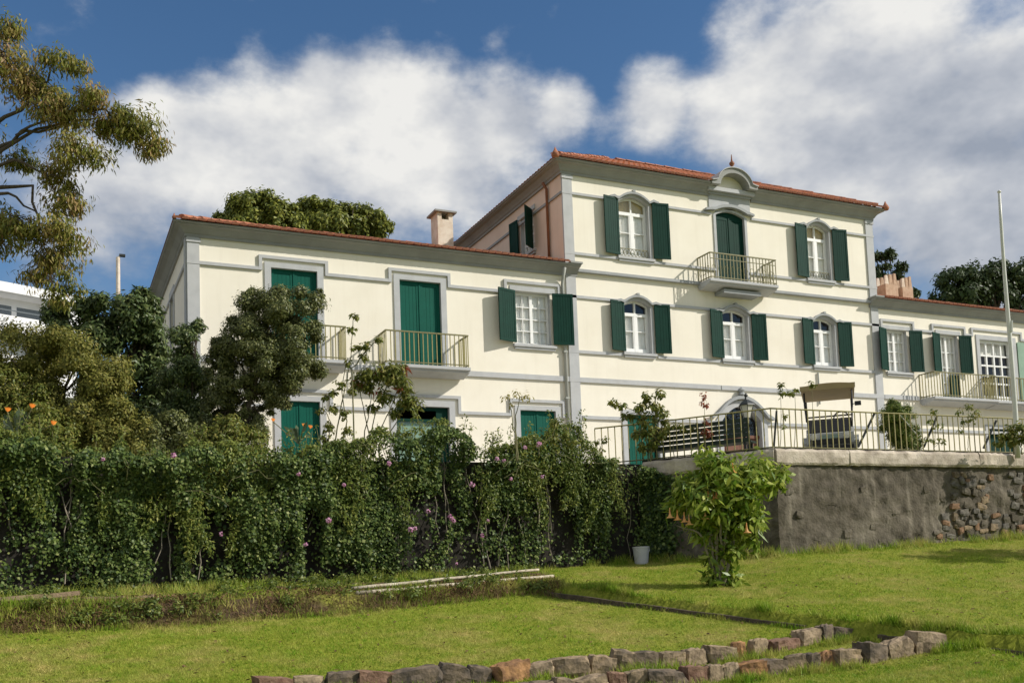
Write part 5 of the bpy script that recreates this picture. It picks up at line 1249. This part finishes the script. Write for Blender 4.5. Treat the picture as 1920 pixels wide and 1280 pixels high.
# climbers on the railing
def rail_depth(x): return float(np.interp(x, [1118, 1205, 1452, 1920], [proj_depth(fence_pts[0]), proj_depth(fence_pts[1]), proj_depth(fence_pts[2]), proj_depth(WE[:2])]))
def proj_depth(p): return float((np.array([p[0], p[1], ZT+.4])-CAM) @ _f)
cane_shrub('climber', 'leafy rose bush rising over the slatted bench', 'shrub', rail_depth(1215)-.15, [[(1215, 850), (1210, 800), (1200, 775), (1165, 760)], [(1220, 850), (1225, 790), (1230, 745)], [(1222, 850), (1240, 800), (1250, 770)]], 'shrub_leaf', (.105, .055),
           [(1152, 752, 10), (1165, 760, 9), (1180, 775, 12), (1195, 765, 12), (1215, 745, 14), (1235, 738, 12), (1225, 760, 16), (1205, 785, 15), (1235, 780, 15), (1215, 805, 17), (1195, 815, 13), (1240, 810, 13), (1225, 830, 15), (1250, 790, 8), (1205, 835, 12)], 1500)
for (x, y0, y1, tz, lab) in ((1320, 830, 742, [(1320, 742, 7), (1316, 755, 6), (1326, 757, 6), (1325, 790, 8), (1318, 808, 10), (1330, 815, 9)], 'thin reddish climber on the railing beside the entrance'),
                             (1262, 830, 790, [(1258, 800, 8), (1275, 797, 8), (1285, 806, 7), (1300, 800, 6)], 'low climber with small leaves on the railing above the bench'),
                             (1124, 858, 822, [(1118, 828, 7), (1134, 826, 7), (1128, 842, 5)], 'small climber at the end post of the railing'),
                             (1463, 836, 718, [(1462, 722, 8), (1464, 738, 8), (1480, 735, 9), (1472, 780, 6), (1468, 800, 5)], 'thin climber with few leaves beside the golf cart'),
                             (1490, 836, 728, [(1492, 730, 6), (1484, 738, 5)], 'bare thin climber stem reaching above the railing'),
                             (1522, 836, 716, [(1518, 720, 6), (1526, 719, 6)], 'thin stem with a leaf tuft above the cart roof'),
                             (1752, 838, 770, [(1750, 770, 9), (1742, 788, 9), (1758, 800, 10), (1750, 822, 11), (1768, 828, 8)], 'climber with yellow-green leaves on the railing near the round shrub'),
                             (1815, 838, 762, [(1800, 770, 9), (1815, 765, 11), (1830, 772, 11), (1822, 785, 11), (1808, 788, 9), (1800, 805, 7)], 'leafy climber on the railing below the far balcony')):
    cane_shrub('climber', lab, 'climber', rail_depth(x)-.05, [[(x, y0), (x+2, (y0+y1)/2), (x, y1)]], 'red_leaf' if 'reddish' in lab else 'shrub_leaf', (.085, .045), tz, 26*len(tz), r0=.011, base_z=ZT)
cane_shrub('terrace_shrub', 'leafy shrub at the foot of the flagpole behind the railing', 'shrub', 22.8, [[(1900, 838), (1895, 810)], [(1915, 838), (1918, 805)]], 'shrub_leaf', (.11, .05), [(1890, 815, 14), (1905, 800, 12), (1920, 815, 16), (1900, 828, 14), (1875, 828, 9), (1940, 810, 18)], 900)
# ---- the trumpet shrub on the lawn
bb = on_bed(1350, 1098)
kd = float((bb-CAM) @ _f)
th = thing('trumpet_shrub', 'bright green shrub with hanging orange trumpet flowers on the lawn', 'shrub', tuple(bb))
mb = MB(); tips = [(1345, 930), (1385, 900), (1420, 920), (1300, 960), (1270, 985), (1375, 960), (1340, 870), (1400, 1000), (1330, 1000)]
for (x, y) in tips: limb(mb, [bb+rng.normal(0, .04, 3)*np.array([1, 1, 0]), at(1352+(x-1352)*.25+rng.uniform(-6, 6), 1040, kd), at((x+1352)/2, (y+1010)/2, kd+rng.uniform(-.2, .2)), at(x, y, kd+rng.uniform(-.25, .25))], .035, .010, 6, .012)
mb.build('trunk', 'bark_pale', th, smooth=True)
be = [E(x, y, a, b, kd+z) for x, y, a, b, z in ((1340, 862, 34, 24, 0), (1365, 890, 50, 34, -.2), (1420, 890, 46, 32, 0), (1455, 893, 24, 20, .1), (1310, 900, 36, 24, .1), (1290, 925, 38, 22, 0), (1265, 938, 26, 16, 0), (1345, 935, 50, 30, -.2), (1400, 940, 42, 30, 0), (1330, 970, 40, 20, .1), (1395, 985, 34, 26, 0), (1350, 1000, 34, 22, .1), (1415, 975, 20, 24, 0), (1365, 1030, 24, 22, 0), (1340, 1045, 18, 22, .1), (1345, 1080, 28, 20, 0), (1370, 1080, 22, 18, 0), (1315, 1000, 18, 16, 0), (1405, 1015, 16, 16, 0))]
foliage('crown', 'trumpet_leaf', be, 4700, (.19, .062), th, .3, 12, .55, .2, .9)
for (x, y) in ((1256, 962), (1270, 966), (1283, 970), (1292, 975), (1322, 964), (1328, 930), (1338, 934), (1349, 936), (1400, 990), (1374, 878), (1343, 926)):
    p = at(x, y, kd-.35); mb = MB(); pr = [(.006, 0), (.010, -.05), (.015, -.10), (.030, -.15), (.062, -.178)]
    n_ = 10; vs = []; 
    for i, (r_, z) in enumerate(pr):
        for k in range(n_):
            a = 2*math.pi*k/n_; w = r_*(1+(.35*(k % 2) if i == 4 else 0)); vs.append(p+np.array([w*math.cos(a), w*math.sin(a), z+.10]))
    mb.add(vs, [(i*n_+k, i*n_+(k+1) % n_, (i+1)*n_+(k+1) % n_, (i+1)*n_+k) for i in range(4) for k in range(n_)])
    o = mb.build('flower', 'trumpet_petal', th, smooth=True); aa = o.data.attributes.new('rnd', 'FLOAT', 'FACE'); aa.data.foreach_set('value', [rng.uniform(.2, .9)]*len(o.data.polygons))
# a bush outside the picture whose shadow falls on the lawn by the wall
sp_ = on_bed(1840, 1043); sh_ = sp_+np.array([SUN[0], SUN[1], 0])/SUN[2]*2.0
tree('garden_bush', 'rounded garden bush standing on the upper lawn', 'bush', (sh_[0], sh_[1], gz(sh_[0], sh_[1])), [((sh_[0]+a, sh_[1]+b, gz(sh_[0], sh_[1])+c), (r, r, r*.75)) for a, b, c, r in ((0, 0, 1.9, .9), (.9, -.2, 1.9, .8), (-.8, .3, 1.8, .75), (.2, .6, 2.0, .7))], 9000, 'oak', (.11, .05), r0=.08, sub=18, sigma=.25)

# ---- grass
def blades(l, d, h, w, lean=.5):
    n = len(l); z = height(l, d); x, y = xy(l, d); a = rng.uniform(0, 2*math.pi, n); B = np.stack([np.cos(a), np.sin(a), np.zeros(n)], 1)
    P = np.stack([x, y, z-.006], 1); tip = P+np.stack([rng.normal(0, lean, n)*h, rng.normal(0, lean, n)*h, h], 1); w = np.broadcast_to(w, n)[:, None]
    return np.stack([P-B*w/2, P+B*w/2, tip], 1).reshape(-1, 3), np.arange(3*n).reshape(n, 3)
n = 380000
dd = 9.6+(Wd(0)+6-9.6)*rng.random(n)**1.25; ll = rng.uniform(-.56, .56, n)*dd
ok = (dd < Wd(ll)-.02) & (soilness(ll, dd) < rng.random(n)*.9+.05); ll, dd = ll[ok], dd[ok]; n = len(ll)
pn = fbm(ll*1.1, dd*1.1, 51); V, f_ = blades(ll, dd, rng.uniform(.022, .05, n)*(.7+.7*pn), rng.uniform(.008, .014, n), .7)
npmesh('grass', V, f_, 'grass', None, rnd=np.clip(rng.beta(2, 2, n)*.75+.5*(pn-.35), 0, 1), kind='stuff')
bpy.data.objects['grass']['label'] = 'mown green lawn grass with dry yellowish patches'; bpy.data.objects['grass']['category'] = 'grass'
# long uncut grass along walls, kerbs and stones
TL, TD, TH = [], [], []
def along(c, n, spread, off, hmin, hmax, l0=-99, l1=99, clump=3.0, seed=1):
    l = rng.uniform(max(l0, c[0, 0]), min(l1, c[-1, 0]), n); k = fbm(l*clump, l*0+seed, seed); keep = rng.random(n) < np.clip((k-.32)*3.5, .05, 1); l = l[keep]; k = k[keep]
    TL.append(l); TD.append(ci(c, l, 1)+off+rng.normal(0, spread, len(l))); TH.append(rng.uniform(hmin, hmax, len(l))*(.45+k))
lk = G1T[5, 0]
along(WBASE, 9000, .16, -.22, .07, .24, l0=lk+.6, seed=3); along(G1T, 8000, .07, .07, .07, .20, l0=lk-.1, seed=4, clump=2.2); along(G1F, 3500, .05, -.10, .04, .10, l0=lk, seed=5)
along(G2T, 2600, .06, .22, .03, .09, seed=6); along(G2F, 5200, .07, -.20, .05, .15, seed=7); along(G3F, 6000, .07, -.20, .05, .15, seed=8); along(G3T, 1800, .06, .22, .04, .12, seed=9); along(G1F, 4000, .07, -.12, .04, .10, l1=lk, seed=10)
along(WBASE, 7000, .4, -.6, .05, .18, l1=lk, clump=1.2, seed=12); along(G1T, 9000, .22, .0, .05, .17, l1=lk, clump=1.1, seed=13)
l, d_, h = np.concatenate(TL), np.concatenate(TD), np.concatenate(TH); ok = d_ < Wd(l)-.03; l, d_, h = l[ok], d_[ok], h[ok]
V, f_ = blades(l, d_, h, rng.uniform(.010, .018, len(l)), .38)
o = npmesh('long_grass', V, f_, 'grass', None, rnd=rng.beta(2, 2, len(l))*.9, kind='stuff'); o['label'] = 'uncut grass tufts along the wall foot, kerbs and stones'; o['category'] = 'grass'
# dead leaves, dry stalks and weeds on the bank and bed
n = 30000; l = rng.uniform(G1T[0, 0], lk-.1, n); e1 = edges(l)[0]; d_ = e1-.30+rng.beta(1.1, 2.2, n)*1.9
k = fbm(l*1.6, d_*1.6, 61); ok = (rng.random(n) < np.clip((k-.3)*3, .1, 1)) & (d_ < Wd(l)-.05); l, d_, k = l[ok], d_[ok], k[ok]; n = len(l); x, y = xy(l, d_); z = height(l, d_)+rng.uniform(0, .05, n)
V, f_ = leaf_quads(np.stack([x, y, z], 1), rand_dir(n)+np.array([0, -.3, .6]), rand_dir(n), rng.uniform(.03, .085, n), rng.uniform(.012, .035, n))
o = npmesh('dead_leaves', V, f_, 'dead_leaf', None, rnd=rng.random(n), kind='stuff'); o['label'] = 'brown dead leaves and litter on the earth bank'; o['category'] = 'leaf litter'
n = 9000; l = rng.uniform(G1T[0, 0], lk-.05, n); d_ = edges(l)[0]-.12+rng.normal(0, .16, n); k = fbm(l*2.1, l*0, 71); h = rng.uniform(.03, .15, n)*(.3+k*1.2)
V, f_ = blades(l, d_, h, rng.uniform(.008, .014, n), .5); o = npmesh('dry_grass', V, f_, 'dry_grass', None, rnd=rng.random(n), kind='stuff'); o['label'] = 'dry straw-coloured grass hanging over the earth bank'; o['category'] = 'grass'
# low weeds at the ivy's foot
wl = rng.uniform(G1T[0, 0], lk-.3, 120); we = []
for l_ in wl:
    d0 = float(edges(np.array([l_]))[0][0]); dw = float(Wd(l_)); dq = d0-.15+(dw-d0)*rng.random()**1.6; X_, Y_ = xy(l_, dq); r_ = rng.uniform(.08, .22); we.append(((X_, Y_, float(height(l_, dq))+r_*.35), (r_*1.3, r_, r_*.7)))
o = foliage('weeds', 'vine', we, 15000, (.065, .026), None, -.1, 5, .5, .3, kind='stuff'); o['label'] = 'low leafy weeds in the bed at the foot of the ivy'; o['category'] = 'weeds'

n = 900; d_ = rng.uniform(11.5, 20, n); l = rng.uniform(-.5, .55, n)*d_; ok = (d_ < Wd(l)-.2) & (soilness(l, d_) < .3); l, d_ = l[ok], d_[ok]; n = len(l); x, y = xy(l, d_)
V, f_ = leaf_quads(np.stack([x, y, height(l, d_)+.03], 1), rand_dir(n)*.5+np.array([0, 0, 1.]), rand_dir(n), rng.uniform(.04, .09, n), rng.uniform(.02, .045, n))
o = npmesh('fallen_leaves', V, f_, 'dead_leaf', None, rnd=rng.random(n), kind='stuff'); o['label'] = 'scattered dry leaves fallen on the lawn'; o['category'] = 'leaf litter'
# ================================================================ things on the terrace and in the garden
# golf cart: x across, -y towards its front, z up
cw = np.array([WC[0]-WB[0], WC[1]-WB[1]]); cang = math.atan2(cw[1], cw[0])+.25
cp = at(1556, 800, 23.9); cart = thing('golf_cart', 'golf cart with tan roof and black front parked behind the railing', 'golf cart', (cp[0], cp[1], ZG), cang)
def part(name, m_, parent=cart, **k):
    mb = MB(); return mb, (lambda: mb.build(name, m_, parent, local=True, **k))
b, done = part('body', 'cart_white')
b.prism([(-1.05, .30), (-1.12, .42), (-1.08, .66), (-.85, .80), (-.55, .62), (-.5, .34), (.15, .34), (.2, .62), (.95, .70), (1.1, .55), (1.1, .32)], -.52, .52, axis='x'); body = done()
b, done = part('front_cowl', 'cart_black'); b.prism([(-1.00, .62), (-1.05, .70), (-.92, .98), (-.70, 1.02), (-.66, .62)], -.46, .46, axis='x'); b.box(-.44, .44, -1.13, -1.09, .40, .52); done()
b, done = part('bumper', 'cart_black'); b.box(-.5, .5, -1.20, -1.10, .26, .36); done()
b, done = part('front_plate', 'cart_plate'); b.prism([(-1.135, .535), (-1.11, .535), (-1.10, .62), (-1.125, .62)], -.2, .2, axis='x'); done()
for sx in (-1, 1):
    b, done = part('headlight', 'lamp_glass'); b.lathe([(.02, -.03), (.075, -.02), (.075, .03)], (sx*.36, -1.11, .585), 12, 'y'); done()
    b, done = part('fender', 'cart_white'); b.prism([(-1.05, .30), (-1.1, .46), (-.98, .60), (-.72, .62), (-.55, .5), (-.52, .34), (-.62, .46), (-.78, .52), (-.93, .46), (-.98, .30)], sx*.50, sx*.62, axis='x'); done()
b, done = part('seat', 'cart_black'); b.box(-.5, .5, .02, .5, .66, .82); done()
b, done = part('backrest', 'cart_black'); b.prism([(.46, .80), (.56, .80), (.66, 1.2), (.58, 1.22)], -.5, .5, axis='x'); done()
b, done = part('roof', 'cart_tan'); n_ = 9
prof = [(-.60+1.20*i/(n_-1), 1.80+.055*(1-(2*i/(n_-1)-1)**2)) for i in range(n_)]
b.prism([(-.60, 1.72), (.60, 1.72)]+[(x, z) for x, z in prof[::-1]], -.88, .92); done()
b, done = part('roof_rim', 'cart_tan'); b.box(-.61, .61, -.93, -.881, 1.70, 1.81); done()
for sx in (-1, 1):
    b, done = part('roof_post', 'cart_black'); b.tube([(sx*.50, -.86, .98), (sx*.53, -.70, 1.4), (sx*.53, -.62, 1.70)], .022, 6); done()
    b, done = part('roof_post', 'cart_black'); b.tube([(sx*.50, .95, .68), (sx*.53, .80, 1.3), (sx*.53, .74, 1.70)], .022, 6); done()
b, done = part('windscreen_bar', 'cart_black'); b.tube([(-.52, -.84, 1.08), (.52, -.84, 1.08)], .02, 6); done()
b, done = part('steering_wheel', 'cart_black'); b.tube([(.27+.17*math.cos(t), -.42-.06*math.sin(t), 1.08+.14*math.sin(t)) for t in np.linspace(0, 6.283, 15)], .016, 6, False); b.tube([(.27, -.42, 1.08), (.27, -.7, .8)], .02, 6); done()
b, done = part('mirror', 'cart_black'); b.box(.58, .72, -.74, -.70, 1.30, 1.40); b.tube([(.53, -.7, 1.34), (.6, -.72, 1.35)], .01, 4); done()
for sx in (-1, 1):
    for y in (-.78, .68):
        b, done = part('wheel', 'rubber', smooth=False); b.lathe([(.10, -.09), (.20, -.095), (.235, -.07), (.24, 0), (.235, .07), (.20, .095), (.10, .09)], (sx*.47, y, .24), 18, 'x'); w_ = done()
        b, done = part('rim', 'steel_pale', w_); b.lathe([(.02, -.03), (.11, -.02), (.115, .02), (.02, .03)], (sx*.56, y, .24), 12, 'x'); done()
# slatted bench, its back against the railing
p0 = onZ(1168, 838, ZT+.32); p1 = onZ(1326, 812, ZT+.32)
dirb = (WC[:2]-WB[:2])/np.linalg.norm(WC[:2]-WB[:2]); nb = np.array([dirb[1], -dirb[0]])
c0 = WB[:2]+dirb*.02-nb*.42; L = 2.35; bang = math.atan2(dirb[1], dirb[0])
bench = thing('bench', 'dark green slatted bench with its back to the railing', 'bench', (c0[0]+dirb[0]*L/2, c0[1]+dirb[1]*L/2, ZG), bang)
for i in range(5):
    z = .40+i*.105; MB().box(-L/2, L/2, -.02-.02*i*.6, .01-.02*i*.6, z, z+.085).build('back_slat', 'bench_green', bench, local=True)
for i in range(4): MB().box(-L/2, L/2, .06+i*.11, .15+i*.11, .40, .43).build('seat_slat', 'bench_green', bench, local=True)
for x in (-L/2+.12, 0, L/2-.12):
    MB().prism([(.02, 0), (.06, 0), (.06, .399), (-.03, .93), (-.07, .93), (.011, .399)], x-.025, x+.025, axis='x').build('leg', 'iron_dark', bench, local=True)
    MB().prism([(.44, 0), (.48, 0), (.48, .399), (.44, .399)], x-.025, x+.025, axis='x').build('leg', 'iron_dark', bench, local=True)
# lantern on its post
lp = at(1402, 800, 23.2)
lamp = thing('lantern_post', 'black garden lantern with pale glass on a short post by the entrance', 'lamp post', (lp[0], lp[1], ZG))
ztl = at(1402, 784, 23.2)[2]; lx_, ly_ = lp[0], lp[1]
MB().lathe([(.09, 0), (.09, .08), (.045, .14), (.04, .5), (.032, ztl-ZG-.12), (.06, ztl-ZG-.06), (.03, ztl-ZG)], (lx_, ly_, ZG), 10).build('post', 'iron_dark', lamp, smooth=True)
MB().lathe([(.085, .012), (.165, .30)], (lx_, ly_, ztl), 6).build('lantern_glass', 'lamp_glass', lamp)
mb = MB()
for k in range(6):
    a = 2*math.pi*k/6; mb.tube([(lx_+.087*math.cos(a), ly_+.087*math.sin(a), ztl+.01), (lx_+.168*math.cos(a), ly_+.168*math.sin(a), ztl+.30)], .009, 4)
mb.build('lantern_frame', 'iron_dark', lamp)
MB().lathe([(.20, .30), (.19, .33), (.11, .40), (.05, .44), (.03, .50), (.05, .54), (.01, .60)], (lx_, ly_, ztl), 6).build('lantern_cap', 'iron_dark', lamp)
MB().lathe([(.05, -.01), (.10, .0), (.10, .012)], (lx_, ly_, ztl), 6).build('lantern_base', 'iron_dark', lamp)
# flagpole
fb = at(1907, 838, 23.6); ft = at(1874, 363, 23.6)
pole = thing('flagpole', 'tall pale bare flagpole behind the railing', 'flagpole', (fb[0], fb[1], ZG))
b0 = np.array([fb[0], fb[1], ZG]); pts = [b0+(ft-b0)*i/10+np.array([.02*math.sin(i*.6), 0, 0]) for i in range(11)]
MB().tube(pts, [.062-.0030*i for i in range(11)], 10).build('shaft', 'steel_pale', pole, smooth=True)
MB().lathe([(.01, 0), (.045, .03), (.045, .05), (.005, .09)], tuple(pts[-1]), 10).build('truck', 'steel_pale', pole, smooth=True)
MB().tube([pts[1]+np.array([-.085, -.02, 0]), pts[5]+np.array([-.075, -.02, 0]), pts[-1]+np.array([-.045, 0, -.05])], .005, 4).build('halyard', 'steel_pale', pole)
MB().tube([pts[5]+np.array([.03, -.04, -.15]), pts[5]+np.array([.04, -.05, .12])], .03, 6).build('cleat', 'steel_pale', pole)
# bucket in the shade at the wall corner
kb = on_bed(1203, 1056); 
bk = thing('bucket', 'pale grey plastic bucket in the shade where ivy meets the wall', 'bucket', tuple(kb))
MB().lathe([(.14, -.02), (.145, .0), (.18, .34), (.19, .34), (.19, .37), (.175, .37), (.14, .04), (.01, .03)], tuple(kb), 18).build('tub', 'bucket', bk, smooth=False)
MB().tube([kb+np.array([.185*math.cos(t), -.05-.1*math.sin(t), .35-.12*math.sin(t)]) for t in np.linspace(0, math.pi, 10)], .006, 5).build('handle', 'steel_pale', bk)
# far white building and street lamp on the slope at left
def fp(x, y, dz=0): return at(x, y, 58+dz+(x-60)*.022)
bl = thing('white_building', 'modern white building with long balcony bands above the garden', 'building', (*fp(60, 800)[:2], ZG))
q0 = fp(-160, 560); q1 = fp(158, 575); ax_ = (q1-q0); ax_[2] = 0; Lb = np.linalg.norm(ax_); ax_ /= Lb; bn = np.array([ax_[1], -ax_[0], 0.])
def TB(u, v, z): return tuple(np.array([q0[0], q0[1], 0])+ax_*u+bn*v+np.array([0, 0, z]))
zA, zB, zC, zD, zE = (fp(60, y)[2] for y in (560, 572, 590, 602, 618))
MB(TB).box(0, Lb, -3, -1.0, ZG, zA).build('wall', 'far_white', bl)
MB(TB).box(-.3, Lb+.2, -3.2, .35, zA, zA+.55).build('roof_slab', 'far_white', bl)
MB(TB).box(0, Lb, -1.0, .2, zE-.5, zD).build('balcony_band', 'far_white', bl)
for k in range(5): MB(TB).box(Lb*(k+.08)/5, Lb*(k+.92)/5, -1.04, -.995, zD, zC+.5).build('window', 'far_glass', bl)
MB(TB).box(Lb-.9, Lb-.2, -1.0, .15, zD, zA-.01).build('pier', 'far_white', bl)
MB(TB).box(0, Lb-1, .12, .16, zD+.28, zD+.34).build('rail', 'far_glass', bl)
sp0 = at(222, 640, 44); sp1 = at(222, 478, 44)
sl_ = thing('street_lamp', 'slim concrete street lamp rising behind the evergreen shrub', 'street lamp', (sp0[0], sp0[1], ZG))
MB().tube([(sp0[0], sp0[1], ZG), (sp0[0], sp0[1], sp1[2])], [.12, .085], 8).build('pole', 'chimney_plaster', sl_)
MB().tube([(sp0[0], sp0[1], sp1[2]), (sp0[0]+.12, sp0[1], sp1[2]+.1)], .04, 6).build('arm', 'steel_pale', sl_)
MB().box(sp0[0]+.05, sp0[0]+.30, sp0[1]-.1, sp0[1]+.1, sp1[2]+.05, sp1[2]+.14).build('lamp_head', 'iron_dark', sl_)
